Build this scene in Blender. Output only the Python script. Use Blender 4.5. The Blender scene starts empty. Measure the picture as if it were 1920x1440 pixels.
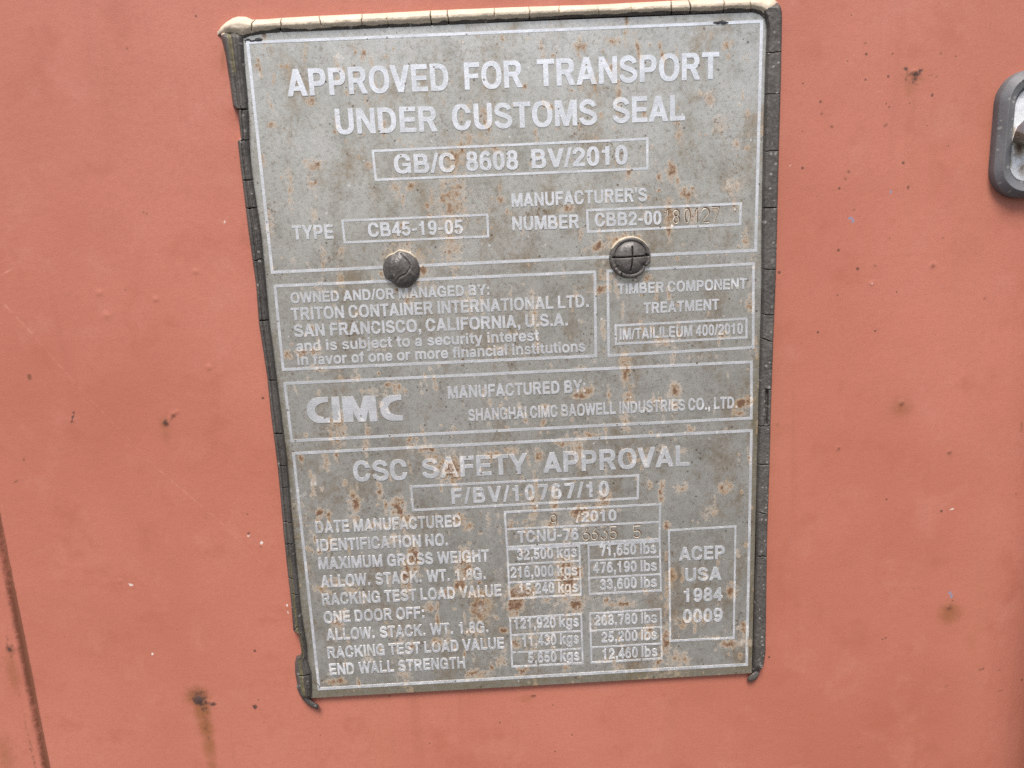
import bpy, math, json
import numpy as np
from mathutils import Matrix, Vector
from mathutils.geometry import delaunay_2d_cdt

# ------------------------------------------------------------------ camera, sky, sun, exposure
scene = bpy.context.scene
COL = scene.collection
ZC = 1.40                                   # height of the plate's middle above the yard
FPX = 1442.0                                # focal length in pixels of the 1920 x 1440 photograph
R = np.array([[0.99866895, 0.04504055, -0.02513308],
              [-0.04934885, 0.97610284, -0.21163163],
              [0.01500046, 0.21259023, 0.9770263]])
CAM = np.array([-0.01121435, -0.39879109, ZC + 0.08696987])


def plate2world(v):                          # (x, down, into wall) -> (x, y, z)
    return np.array([v[0], v[2], -v[1]])


cam_d = bpy.data.cameras.new('camera')
cam_d.sensor_width = 36.0
cam_d.lens = FPX / 1920 * 36
cam_d.clip_start = 0.01
cam_d.clip_end = 200
cam = bpy.data.objects.new('camera', cam_d)
COL.objects.link(cam)
rx, ry, rz = plate2world(R[0]), -plate2world(R[1]), -plate2world(R[2])
M = Matrix.Identity(4)
for i in range(3):
    M[i][0], M[i][1], M[i][2], M[i][3] = rx[i], ry[i], rz[i], CAM[i]
cam.matrix_world = M
scene.camera = cam

SUN_ELEV, SUN_AZ = 60.0, -6.0               # azimuth measured from straight in front of the door towards the right
world = bpy.data.worlds.new('World')
scene.world = world
world.use_nodes = True
wn = world.node_tree.nodes
sky = wn.new('ShaderNodeTexSky')
sky.sky_type = 'NISHITA'
sky.sun_disc = False
sky.sun_elevation = math.radians(SUN_ELEV)
sky.sun_rotation = math.radians(180 - SUN_AZ)
sky.air_density = 1.0
sky.dust_density = 4.0
sky.ozone_density = 1.0
bg = wn['Background']
bg.inputs['Strength'].default_value = 0.10
world.node_tree.links.new(sky.outputs[0], bg.inputs['Color'])
sun_d = bpy.data.lights.new('sun', 'SUN')
sun_d.energy = 2.6
sun_d.angle = math.radians(20)
sun_d.color = (1.0, 0.97, 0.93)
sun = bpy.data.objects.new('sun', sun_d)
COL.objects.link(sun)
e, a = math.radians(SUN_ELEV), math.radians(SUN_AZ)
to_sun = Vector((math.sin(a) * math.cos(e), -math.cos(a) * math.cos(e), math.sin(e)))
sun.rotation_euler = to_sun.to_track_quat('Z', 'Y').to_euler()
sun.location = to_sun * 5
scene.view_settings.view_transform = 'Standard'
scene.view_settings.look = 'None'
scene.view_settings.exposure = 0.63
scene.view_settings.gamma = 1.0
scene.view_settings.use_curve_mapping = False
scene.cycles.use_denoising = False

# ------------------------------------------------------------------ helpers
rng = np.random.default_rng(7)


def P(x, y, h=0.0):
    """points of the door (raised by h off it) that stand where the survey of the photograph put them"""
    x = np.asarray(x, float); y = np.asarray(y, float); h = np.asarray(h, float)
    d = np.stack([(x - 960) / FPX, (y - 720) / FPX, np.ones_like(x + y)], -1) @ R
    dx, dy, dz = d[..., 0], d[..., 2], -d[..., 1]
    t = (-h - CAM[1]) / dy
    return np.stack([CAM[0] + dx * t, -h + 0 * t, CAM[2] + dz * t], -1)


def smooth(a, b, x):
    t = np.clip((x - a) / (b - a), 0, 1)
    return t * t * (3 - 2 * t)


class Noise:                                 # smooth value noise on the plane
    def __init__(self, seed):
        self.g = np.random.default_rng(seed).random((256, 256))

    def __call__(self, x, y):
        xi, yi = np.floor(x).astype(int), np.floor(y).astype(int)
        fx, fy = x - xi, y - yi
        fx, fy = fx * fx * (3 - 2 * fx), fy * fy * (3 - 2 * fy)
        g = lambda i, j: self.g[i % 256, j % 256]
        return ((g(xi, yi) * (1 - fx) + g(xi + 1, yi) * fx) * (1 - fy)
                + (g(xi, yi + 1) * (1 - fx) + g(xi + 1, yi + 1) * fx) * fy)


NZ = Noise(3)
NZ2 = Noise(5)


def fbm(x, y, o=4):
    s, a, t = 0, 1, 0
    for k in range(o):
        s = s + a * NZ(x * 2 ** k + 17 * k, y * 2 ** k + 31 * k); t += a; a *= .55
    return s / t


def put(o, parent=None, label=None, cat=None, group=None, kind=None):
    COL.objects.link(o)
    if parent is not None:
        o.parent = parent
    for k, v in (('label', label), ('category', cat), ('group', group), ('kind', kind)):
        if v:
            o[k] = v
    return o


def mesh_obj(name, verts, faces, mat, parent=None, smooth_shade=True, attrs=None, **tags):
    me = bpy.data.meshes.new(name)
    verts = np.asarray(verts, np.float32).reshape(-1, 3)
    if isinstance(faces, np.ndarray):
        n, k = faces.shape
        me.vertices.add(len(verts)); me.vertices.foreach_set('co', verts.ravel())
        me.loops.add(n * k); me.loops.foreach_set('vertex_index', faces.astype(np.int32).ravel())
        me.polygons.add(n); me.polygons.foreach_set('loop_start', np.arange(0, n * k, k, dtype=np.int32))
        me.polygons.foreach_set('loop_total', np.full(n, k, np.int32))
        me.update(calc_edges=True)
    else:
        me.from_pydata(verts.tolist(), [], faces)
    me.polygons.foreach_set('use_smooth', np.full(len(me.polygons), smooth_shade))
    for k, v in (attrs or {}).items():
        at = me.attributes.new(k, 'FLOAT', 'POINT')
        at.data.foreach_set('value', np.asarray(v, np.float32).ravel())
    me.materials.append(mat)
    me.validate()
    return put(bpy.data.objects.new(name, me), parent, **tags)


def grid_faces(n, m, closed_m=False):
    i, j = np.meshgrid(np.arange(n - 1), np.arange(m if closed_m else m - 1), indexing='ij')
    a = i * m + j; b = i * m + (j + 1) % m
    return np.stack([a, b, b + m, a + m], -1).reshape(-1, 4)


# ------------------------------------------------------------------ stains (all given on the door plane, metres)
def blob_field(X, Z, rows, h=0.0):
    """rows: surveyed x, y, half width, half height, strength, tilt -> summed soft blots"""
    out = np.zeros_like(X)
    for r in rows:
        x, y, w, hh, s = r[:5]
        tilt = r[5] if len(r) > 5 else 0
        c = P(x, y, h); k = 0.00027 if True else 0
        a_, b_ = w * k, hh * k
        dx, dz = X - c[0], Z - c[2]
        sel = (np.abs(dx) < 3 * max(a_, b_)) & (np.abs(dz) < 3 * max(a_, b_))
        if not sel.any():
            continue
        ct, st = math.cos(math.radians(tilt)), math.sin(math.radians(tilt))
        u = (dx[sel] * ct + dz[sel] * st) / a_
        v = (-dx[sel] * st + dz[sel] * ct) / b_
        out[sel] = np.maximum(out[sel], s * np.exp(-(u * u + v * v)))
    return out


HP = 0.0028          # plate front
PLATE_RUST = [
    (858, 375, 36, 70, .62), (855, 470, 30, 60, .5), (850, 300, 30, 45, .55), (880, 262, 40, 22, .5), (905, 215, 16, 40, .4),
    (585, 190, 12, 9, .9), (588, 308, 16, 12, .9), (572, 303, 8, 6, .6), (543, 355, 9, 60, .55), (588, 347, 12, 22, .7),
    (590, 410, 8, 40, .5), (508, 233, 14, 9, .6), (540, 130, 6, 25, .5), (493, 300, 8, 20, .6), (505, 420, 10, 30, .5),
    (938, 375, 10, 8, .8), (930, 280, 30, 10, .5), (690, 310, 16, 9, .55), (735, 350, 14, 20, .45), (770, 350, 10, 9, .6),
    (1090, 85, 14, 10, .7), (1148, 80, 12, 8, .75), (1160, 180, 8, 40, .55), (1152, 125, 12, 10, .7), (1330, 185, 10, 14, .7),
    (1318, 178, 8, 8, .7), (1365, 85, 12, 12, .6), (1350, 235, 26, 30, .4), (1380, 270, 12, 14, .55), (1258, 320, 9, 16, .95),
    (1290, 362, 18, 14, .8), (1236, 330, 6, 14, .7), (1275, 250, 8, 30, .5), (1064, 390, 12, 8, .95), (1255, 410, 14, 34, .7),
    (1300, 400, 16, 20, .55), (1340, 395, 16, 10, .6), (1370, 350, 24, 20, .5), (1254, 437, 7, 18, .7), (1124, 461, 22, 9, .8, 12),
    (1170, 448, 36, 10, .6), (1395, 450, 9, 20, .5), (1127, 543, 22, 9, 1.1, 12), (1005, 575, 14, 50, .55), (1357, 628, 14, 12, .9),
    (1406, 570, 9, 18, .8), (1412, 520, 6, 40, .5), (1173, 690, 14, 40, .75), (1175, 745, 8, 12, .9), (1240, 640, 20, 10, .55),
    (1085, 690, 18, 12, .45), (1320, 670, 40, 8, .5), (640, 470, 9, 16, .55), (606, 475, 7, 16, .6), (735, 485, 46, 44, .45),
    (757, 505, 52, 50, .5), (600, 540, 12, 14, .4), (765, 560, 26, 16, .5), (668, 590, 14, 18, .4), (640, 520, 8, 30, .5),
    (565, 660, 14, 10, .8), (540, 665, 10, 12, .7), (590, 660, 16, 9, .7), (720, 652, 20, 9, .5), (880, 560, 12, 40, .45),
    (600, 690, 30, 9, .5), (935, 655, 30, 14, .4), (700, 735, 40, 10, .4), (728, 722, 8, 6, .9), (720, 765, 10, 16, .6),
    (745, 728, 10, 14, .55), (1265, 735, 14, 22, .8), (1265, 760, 8, 14, .7), (1390, 757, 18, 10, 1.0, 25), (1385, 775, 14, 8, .6),
    (1085, 742, 16, 7, .95), (1095, 735, 20, 12, .6), (1020, 768, 14, 14, .6), (1170, 790, 10, 30, .5), (1290, 805, 20, 12, .5),
    (1055, 830, 18, 12, .6), (1110, 815, 24, 10, .5), (1085, 850, 9, 34, .6), (1010, 855, 7, 12, .7), (1205, 860, 16, 24, .5),
    (1240, 842, 12, 8, .6), (1280, 845, 16, 9, .5), (1055, 775, 10, 8, .5), (630, 800, 22, 30, .42), (690, 810, 7, 20, .6),
    (770, 830, 8, 18, .8), (686, 840, 8, 24, .65), (800, 845, 18, 12, .7), (842, 880, 20, 26, 1.05), (810, 862, 12, 12, .8),
    (920, 855, 24, 12, .6), (960, 845, 14, 10, .6), (565, 860, 5, 8, 1.0), (610, 865, 8, 20, .6), (632, 855, 7, 12, .6),
    (712, 920, 9, 30, .75), (722, 945, 6, 24, .7), (665, 942, 12, 20, .85), (745, 950, 18, 24, .95), (760, 970, 16, 12, .8),
    (600, 962, 7, 9, .9), (665, 972, 8, 7, 1.0), (720, 985, 60, 12, .5), (860, 975, 16, 12, .7), (880, 985, 10, 10, .6),
    (1360, 914, 18, 16, .9), (1330, 962, 20, 18, .6), (1280, 915, 14, 14, .6), (1240, 925, 8, 28, .75), (1218, 910, 8, 16, .6),
    (1085, 960, 22, 12, 1.1, 20), (1132, 938, 16, 30, .9), (1110, 965, 22, 20, .6), (1000, 945, 9, 30, .5), (1040, 945, 10, 40, .55),
    (1035, 982, 13, 14, .7), (1250, 985, 8, 10, 1.0), (775, 1045, 12, 34, .95), (762, 1080, 10, 40, .85), (745, 1010, 40, 14, .5),
    (870, 1060, 22, 40, .75), (862, 1098, 12, 16, 1.05), (840, 1112, 26, 12, .7), (895, 1115, 26, 12, .7), (898, 1140, 18, 26, 1.0),
    (806, 1138, 14, 12, .95), (820, 1160, 5, 16, .8), (818, 1205, 14, 12, .85), (630, 1090, 18, 12, .65), (660, 1102, 20, 14, .55),
    (632, 1165, 16, 24, .65), (645, 1150, 12, 12, .6), (680, 1120, 12, 18, .5), (610, 1105, 22, 8, .5), (630, 1278, 22, 10, .85),
    (690, 1235, 12, 14, .5), (760, 1272, 12, 14, .55), (770, 1295, 6, 14, .5), (892, 1264, 26, 12, .75), (940, 1240, 14, 14, .5),
    (945, 1182, 9, 8, .8), (840, 1195, 8, 26, .5), (885, 1185, 22, 14, .5), (1062, 1090, 20, 34, .85), (1060, 1055, 16, 16, .7),
    (1086, 1075, 8, 14, .9), (975, 1112, 26, 14, .95), (968, 1135, 16, 18, .9), (1080, 1134, 14, 18, .85), (1025, 1126, 8, 6, .7),
    (1165, 1132, 26, 10, .8), (1138, 1125, 7, 8, .7), (1372, 1108, 14, 20, .85), (1385, 1035, 9, 14, .6), (1398, 1022, 6, 10, .8),
    (1260, 1080, 10, 20, .6), (1250, 1110, 6, 40, .55), (1248, 1205, 8, 22, .8), (1365, 1208, 18, 10, .9), (1392, 1178, 9, 16, .9),
    (1390, 1205, 22, 8, .6), (1310, 1160, 40, 16, .5), (1280, 1168, 12, 16, .6), (1350, 1130, 10, 20, .4), (1215, 1180, 14, 12, .7),
    (1210, 1190, 20, 8, .7), (980, 1258, 14, 10, .9), (1000, 1200, 10, 30, .5), (968, 1205, 9, 12, .9), (1160, 1250, 12, 14, .55),
    (1130, 1240, 20, 8, .5), (1280, 1235, 24, 16, .45), (1060, 1250, 10, 12, .6), (1090, 975, 50, 30, .3), (1330, 1195, 26, 9, .5),
]
# rust under the two screw caps and along the margins
PLATE_RUST += [(1214, 520, 10, 8, .8), (1140, 520, 20, 10, .5), (745, 545, 9, 6, .8), (792, 505, 8, 14, .8), (715, 515, 8, 10, .8)]
WEAR = [(1376, 543, 12, 14, 1), (866, 1120, 11, 12, 1), (880, 1083, 9, 10, .7), (688, 1222, 16, 14, .8), (655, 1255, 18, 12, .7),
        (705, 1185, 22, 16, .6), (1290, 1190, 10, 10, .4), (1085, 958, 12, 8, .8), (990, 1100, 14, 10, .6), (1002, 1172, 8, 9, .6),
        (1205, 1195, 9, 9, .6), (1150, 1235, 14, 12, .5), (620, 1238, 10, 10, .5), (867, 985, 12, 14, .6), (835, 990, 20, 12, .4),
        (1128, 1030, 9, 10, .6), (1325, 762, 8, 8, .9), (1190, 560, 9, 8, .5), (1158, 610, 14, 12, .4), (1165, 632, 20, 8, .5),
        (1140, 1160, 14, 12, .5), (1070, 1090, 16, 14, .5), (785, 1235, 10, 12, .6), (900, 1050, 30, 12, .35), (1335, 545, 30, 10, .35),
        (1045, 930, 12, 14, .6), (1062, 905, 9, 14, .4), (1000, 1035, 12, 10, .5), (1375, 1215, 60, 8, .0), (1408, 1215, 8, 18, 1)]
_r = np.random.default_rng(21)
for k in range(900):                          # scattered freckles and short runs of rust over the whole plate
    x, y = _r.uniform(470, 1430), _r.uniform(60, 1300)
    s = _r.uniform(1.5, 5.5)
    PLATE_RUST.append((x, y, s, s * _r.choice([1, 1, 1.5, 3, 5]), _r.uniform(.30, .68), _r.uniform(-12, 12)))


def plate_fields(V):
    X, Z = V[:, 0], V[:, 2]
    r = blob_field(X, Z, PLATE_RUST, HP)
    cloud = fbm(X * 40 + 5, Z * 18 + 9)
    r = r + .55 * (cloud - .5)
    low = smooth(ZC + .02, ZC - .17, Z)       # more staining towards the lower half, as on the plate
    r = r + .05 * low
    w = blob_field(X, Z, WEAR, HP) + .20 * low
    return r, w


# ------------------------------------------------------------------ materials
class NT:
    def __init__(self, name):
        self.m = bpy.data.materials.new(name)
        self.m.use_nodes = True
        self.t = self.m.node_tree
        self.n = self.t.nodes
        self.b = self.n['Principled BSDF']
        self.co = self.n.new('ShaderNodeTexCoord').outputs['Object']

    def link(self, a_, b_):
        self.t.links.new(a_, b_)

    def inp(self, sock, v):
        if hasattr(v, 'is_linked') or hasattr(v, 'links'):
            self.link(v, sock)
        else:
            sock.default_value = v

    def noise(self, scale, detail=4, rough=.55, stretch=None, dist=0.0, off=0.0):
        n = self.n.new('ShaderNodeTexNoise')
        mp = self.n.new('ShaderNodeMapping')
        mp.inputs['Scale'].default_value = stretch or (1, 1, 1)
        mp.inputs['Location'].default_value = (off, off * .7, off * 1.3)
        self.link(self.co, mp.inputs['Vector'])
        self.link(mp.outputs[0], n.inputs['Vector'])
        n.inputs['Scale'].default_value = scale
        n.inputs['Detail'].default_value = detail
        n.inputs['Roughness'].default_value = rough
        n.inputs['Distortion'].default_value = dist
        return n.outputs['Fac']

    def cn(self, *a_, **k_):                   # centred noise, about -1 .. 1
        return self.math('MULTIPLY', self.math('SUBTRACT', self.noise(*a_, **k_), .5), 6.0)

    def vor(self, scale, feature='F1', rand=1.0, color=False):
        n = self.n.new('ShaderNodeTexVoronoi')
        n.feature = feature
        n.voronoi_dimensions = '2D'
        sx = self.n.new('ShaderNodeSeparateXYZ'); cx = self.n.new('ShaderNodeCombineXYZ')
        self.link(self.co, sx.inputs[0]); self.link(sx.outputs[0], cx.inputs[0]); self.link(sx.outputs[2], cx.inputs[1])
        self.link(cx.outputs[0], n.inputs['Vector'])
        n.inputs['Scale'].default_value = scale
        n.inputs['Randomness'].default_value = rand
        return (n.outputs['Distance'], n.outputs['Color']) if color else n.outputs['Distance']

    def attr(self, name):
        n = self.n.new('ShaderNodeAttribute')
        n.attribute_name = name
        return n.outputs['Fac']

    def math(self, op, a_, b_=0.0, c_=0.0, clamp=False):
        n = self.n.new('ShaderNodeMath')
        n.operation = op
        n.use_clamp = clamp
        for k, v in enumerate((a_, b_, c_)):
            self.inp(n.inputs[k], v)
        return n.outputs[0]

    def step(self, v, lo, hi, a_=0.0, b_=1.0):
        n = self.n.new('ShaderNodeMapRange')
        n.interpolation_type = 'SMOOTHSTEP'
        self.inp(n.inputs['Value'], v)
        n.inputs['From Min'].default_value = lo
        n.inputs['From Max'].default_value = hi
        n.inputs['To Min'].default_value = a_
        n.inputs['To Max'].default_value = b_
        return n.outputs['Result']

    def mix(self, f, a_, b_):
        n = self.n.new('ShaderNodeMix')
        n.data_type = 'RGBA'
        self.inp(n.inputs['Factor'], f)
        for s, v in ((n.inputs['A'], a_), (n.inputs['B'], b_)):
            if isinstance(v, tuple):
                s.default_value = (*v, 1)
            else:
                self.link(v, s)
        return n.outputs['Result']

    def bump(self, h, strength, dist=.0005):
        n = self.n.new('ShaderNodeBump')
        n.inputs['Strength'].default_value = strength
        n.inputs['Distance'].default_value = dist
        self.link(h, n.inputs['Height'])
        self.link(n.outputs[0], self.b.inputs['Normal'])

    def out(self, color=None, rough=None, metal=None):
        for k, v in (('Base Color', color), ('Roughness', rough), ('Metallic', metal)):
            if v is None:
                continue
            if isinstance(v, tuple):
                self.b.inputs[k].default_value = (*v, 1)
            else:
                self.inp(self.b.inputs[k], v)
        return self.m


def mat_paint():
    t = NT('red_oxide_paint')
    c3 = t.math('ADD', t.math('ADD', t.math('MULTIPLY', t.cn(420, 4, .7, off=7), .14), t.math('MULTIPLY', t.cn(1300, 2, .6, off=27), .14)), .5)
    col = t.mix(t.step(t.cn(4, 4, .6), -.9, .9), (.425, .139, .089), (.500, .179, .122))
    col = t.mix(t.step(t.cn(30, 5, .65, off=3), .1, 1.2, 0, .6), col, (.500, .196, .138))
    col = t.mix(t.step(t.cn(34, 5, .65, off=21), .1, 1.2, 0, .5), col, (.385, .120, .072))
    col = t.mix(t.step(t.cn(26, 5, .6, stretch=(1, 1, .07), off=11), .2, 1.3, 0, .42), col, (.430, .172, .100))
    col = t.mix(t.step(t.cn(75, 4, .6, stretch=(1, 1, .05), off=15), .5, 1.5, 0, .35), col, (.360, .120, .080))
    col = t.mix(t.step(c3, .35, .80, 0, .42), col, (.390, .122, .083))
    # fly specks and tiny chips
    d, dc = t.vor(95, color=True)
    sep = t.n.new('ShaderNodeSeparateColor'); t.link(dc, sep.inputs[0])
    keep = t.math('GREATER_THAN', sep.outputs[0], t.step(t.attr('speck'), 0, 1, .965, .56))
    rad = t.math('MULTIPLY', t.math('POWER', sep.outputs[1], 2.0), .085)
    dot = t.math('MULTIPLY', keep, t.math('LESS_THAN', d, rad))
    col = t.mix(t.math('MULTIPLY', dot, .75), col, (.10, .045, .03))
    # tan film, rust bloom, dark core, scratches and bare chips
    brk = t.noise(150, 6, .65, off=2)
    run = t.noise(110, 5, .6, stretch=(1, 1, .15), off=5)
    film = t.math('ADD', t.attr('film'), t.math('ADD', t.math('MULTIPLY', t.math('SUBTRACT', run, .5), .5), t.math('MULTIPLY', t.cn(330, 5, .7, off=61), .10)))
    col = t.mix(t.step(film, .15, 1.15, 0, .85), col, (.265, .098, .036))
    rag = t.cn(380, 5, .75, off=51)
    rust = t.math('ADD', t.attr('rust'), t.math('MULTIPLY', rag, .26))
    rust = t.math('MULTIPLY', rust, t.step(t.attr('rust'), .05, .25))
    col = t.mix(t.step(rust, .25, .95, 0, .92), col, (.16, .055, .028))
    dark = t.math('MULTIPLY', t.math('ADD', t.attr('dark'), t.math('MULTIPLY', rag, .34)), t.step(t.attr('dark'), .03, .2))
    col = t.mix(t.step(dark, .30, .75, 0, .9), col, (.060, .035, .030))
    chip = t.math('MULTIPLY', t.math('ADD', t.attr('chip'), t.math('MULTIPLY', t.cn(650, 4, .7, off=41), .45)), t.step(t.attr('chip'), .05, .3))
    col = t.mix(t.step(chip, .35, .6, 0, .9), col, (.72, .66, .60))
    col = t.mix(t.step(t.attr('scr'), .1, 1, 0, .45), col, (.70, .36, .26))
    col = t.mix(t.step(t.attr('blue'), .3, .6, 0, .8), col, (.22, .25, .36))
    t.bump(t.math('ADD', t.math('MULTIPLY', c3, .6), t.noise(160, 2, .5, off=9)), .32, .00035)
    return t.out(col, t.step(rust, .2, .9, .5, .85), 0.0)


def plate_nodes(t):
    big = t.cn(16, 4, .6)
    mid = t.cn(90, 6, .7, off=4)
    fine = t.cn(420, 5, .75, off=8)
    grain = t.cn(1500, 2, .6, off=12)
    run = t.cn(170, 6, .7, stretch=(1, 1, .30), off=6, dist=.5)
    brk = t.cn(300, 6, .75, off=2)
    k = t.math('ADD', t.math('ADD', t.math('MULTIPLY', brk, .75), t.math('MULTIPLY', fine, .5)), 1.08, clamp=False)
    r = t.math('MULTIPLY', t.attr('rust'), t.math('MAXIMUM', k, 0.0))
    r = t.math('ADD', r, t.math('ADD', t.math('MULTIPLY', run, .15), t.math('MULTIPLY', brk, .10)))
    return big, mid, fine, grain, run, brk, r


def mat_plate():
    t = NT('tarnished_steel')
    big, mid, fine, grain, run, brk, r = plate_nodes(t)
    col = t.mix(t.step(big, -.9, .9), (.515, .502, .458), (.600, .588, .548))
    col = t.mix(t.step(mid, 0, 1.2, 0, .55), col, (.62, .605, .555))
    col = t.mix(t.step(mid, 0, -1.2, 0, .5), col, (.34, .32, .275))
    col = t.mix(t.step(fine, .1, 1.3, 0, .55), col, (.70, .68, .63))
    col = t.mix(t.step(fine, -.1, -1.3, 0, .62), col, (.25, .215, .155))
    tan = t.math('ADD', t.cn(40, 6, .75, stretch=(1, 1, .6), off=14), t.math('MULTIPLY', brk, .35))
    col = t.mix(t.step(tan, -.15, 1.3, 0, .70), col, (.335, .240, .140))
    col = t.mix(t.step(grain, .2, 1.2, 0, .3), col, (.20, .18, .14))
    col = t.mix(t.math('MULTIPLY', t.step(t.math('ADD', t.attr('margin'), t.math('MULTIPLY', brk, .25)), .3, 1.1, 0, .62), t.step(t.attr('margin'), .0, .2)), col, (.29, .235, .13))
    film = t.step(r, .07, .78, 0, .76)
    col = t.mix(film, col, (.300, .190, .098))
    deep = t.step(r, .50, 1.10, 0, .76)
    col = t.mix(deep, col, (.175, .088, .042))
    crust = t.step(r, .88, 1.25, 0, .65)
    col = t.mix(crust, col, (.12, .058, .035))
    spk = t.math('ADD', t.cn(620, 4, .7, off=31), t.math('MULTIPLY', t.cn(42, 5, .7, off=33), .75))
    col = t.mix(t.step(spk, .65, 1.7, 0, .8), col, (.22, .130, .066))
    d, dc = t.vor(420, color=True)
    sep = t.n.new('ShaderNodeSeparateColor'); t.link(dc, sep.inputs[0])
    dot = t.math('MULTIPLY', t.math('GREATER_THAN', sep.outputs[0], t.step(film, 0, .7, .965, .7)), t.math('LESS_THAN', d, t.math('MULTIPLY', sep.outputs[1], .28)))
    col = t.mix(t.math('MULTIPLY', dot, .60), col, (.10, .060, .035))
    d2, dc2 = t.vor(150, color=True)
    sep2 = t.n.new('ShaderNodeSeparateColor'); t.link(dc2, sep2.inputs[0])
    dot2 = t.math('MULTIPLY', t.math('GREATER_THAN', sep2.outputs[2], .95), t.math('LESS_THAN', d2, t.math('MULTIPLY', sep2.outputs[1], .09)))
    col = t.mix(dot2, col, (.82, .80, .76))
    chalk = t.math('ADD', t.attr('chalk'), t.math('MULTIPLY', brk, .45))
    col = t.mix(t.math('MULTIPLY', t.step(chalk, .3, .9, 0, .7), t.step(t.attr('chalk'), .02, .2)), col, (.64, .63, .60))
    ink = t.math('ADD', t.attr('ink'), t.math('MULTIPLY', brk, .30))
    col = t.mix(t.math('MULTIPLY', t.step(ink, .40, .55, 0, .95), t.step(t.attr('ink'), .05, .2)), col, (.018, .017, .022))
    t.bump(t.math('ADD', t.math('MULTIPLY', fine, .35), t.math('MULTIPLY', film, 1.5)), .15, .0002)
    met = t.step(t.math('ADD', film, t.math('MULTIPLY', t.attr('ink'), .8)), 0, .6, .70, .08)
    return t.out(col, t.math('ADD', t.step(film, 0, .7, .31, .68), t.math('MULTIPLY', mid, .04)), met)


def mat_letter():
    t = NT('bright_raised_metal')
    big, mid, fine, grain, run, brk, r = plate_nodes(t)
    col = t.mix(t.step(mid, -.6, .6), (.86, .87, .90), (.72, .73, .75))
    col = t.mix(t.step(fine, .3, 1.6, 0, .28), col, (.50, .48, .45))
    film = t.step(r, .18, .80, 0, .60)
    col = t.mix(film, col, (.50, .39, .25))
    deep = t.step(r, .85, 1.25, 0, .80)
    col = t.mix(deep, col, (.20, .10, .045))
    w = t.math('ADD', t.attr('wear'), t.math('MULTIPLY', brk, .28))
    w = t.math('ADD', w, t.step(t.math('ADD', run, t.math('MULTIPLY', fine, .4)), .4, 1.7, 0, .62))
    col = t.mix(t.step(w, .38, .75, 0, .92), col, t.mix(film, (.40, .385, .35), (.36, .25, .14)))
    d, dc = t.vor(420, color=True)
    sep = t.n.new('ShaderNodeSeparateColor'); t.link(dc, sep.inputs[0])
    dot = t.math('MULTIPLY', t.math('GREATER_THAN', sep.outputs[0], .95), t.math('LESS_THAN', d, t.math('MULTIPLY', sep.outputs[1], .26)))
    col = t.mix(t.math('MULTIPLY', dot, .75), col, (.24, .16, .10))
    t.bump(fine, .15, .0002)
    return t.out(col, t.step(film, 0, .7, .33, .7), t.step(t.math('ADD', film, w), .1, .7, .64, .12))


def mat_rubber(name='weathered_sealant', base=((.052, .045, .040), (.095, .084, .074)), cream=(.70, .59, .45), rough=.55):
    t = NT(name)
    c1 = t.noise(60, 6, .6)
    c2 = t.noise(700, 4, .65, off=3)
    brk = t.noise(220, 6, .7, off=6)
    col = t.mix(t.step(c1, .3, .7), base[0], base[1])
    col = t.mix(t.step(c2, .4, .8, 0, .5), col, (.17, .16, .15))
    d, dc = t.vor(420, color=True)
    sep = t.n.new('ShaderNodeSeparateColor'); t.link(dc, sep.inputs[0])
    fl = t.math('MULTIPLY', t.math('GREATER_THAN', sep.outputs[0], t.step(t.attr('fleck'), 0, 1, .96, .62)), t.math('LESS_THAN', d, t.math('MULTIPLY', sep.outputs[1], .34)))
    col = t.mix(t.math('MULTIPLY', fl, .6), col, (.34, .325, .30))
    fk = t.math('ADD', t.cn(620, 4, .7, off=71), t.math('MULTIPLY', t.cn(120, 3, .6, off=73), .5))
    col = t.mix(t.math('MULTIPLY', t.step(fk, .75, 1.5, 0, .7), t.attr('fleck')), col, (.30, .28, .25))
    ol = t.math('ADD', t.attr('olive'), t.math('MULTIPLY', t.math('SUBTRACT', brk, .5), 1.0))
    col = t.mix(t.math('MULTIPLY', t.step(ol, .3, .8, 0, .75), t.step(t.attr('olive'), .02, .2)), col, (.20, .17, .085))
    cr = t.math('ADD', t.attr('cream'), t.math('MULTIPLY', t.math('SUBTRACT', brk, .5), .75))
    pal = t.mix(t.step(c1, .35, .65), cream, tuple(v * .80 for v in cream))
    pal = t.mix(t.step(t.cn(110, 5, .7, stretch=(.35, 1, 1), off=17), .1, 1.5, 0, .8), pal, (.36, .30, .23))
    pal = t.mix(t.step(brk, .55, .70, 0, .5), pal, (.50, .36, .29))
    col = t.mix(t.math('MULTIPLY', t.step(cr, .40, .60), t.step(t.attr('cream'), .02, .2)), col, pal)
    col = t.mix(t.step(t.attr('crack'), .35, .8, 0, .95), col, (.016, .014, .013))
    t.bump(t.math('ADD', t.math('MULTIPLY', c2, .6), brk), .35, .0003)
    return t.out(col, rough, 0.0)


def mat_simple(name, c_a, c_b, scale, rough, metal, bump=.2):
    t = NT(name)
    n1 = t.noise(scale, 6, .65)
    t.bump(n1, bump, .0003)
    return t.out(t.mix(t.step(n1, .35, .65), c_a, c_b), rough, metal)


M_PAINT = mat_paint()
M_PLATE = mat_plate()
M_LET = mat_letter()
M_RUB = mat_rubber()
M_CAP = mat_rubber('black_sealant_cap', ((.050, .044, .040), (.110, .098, .089)), (.60, .51, .38), .40)
M_GROOVE = mat_simple('stamped_groove', (.085, .052, .034), (.15, .085, .045), 500, .8, .1)
M_BURR = mat_simple('groove_burr', (.50, .45, .36), (.62, .58, .50), 500, .5, .4)

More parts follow.
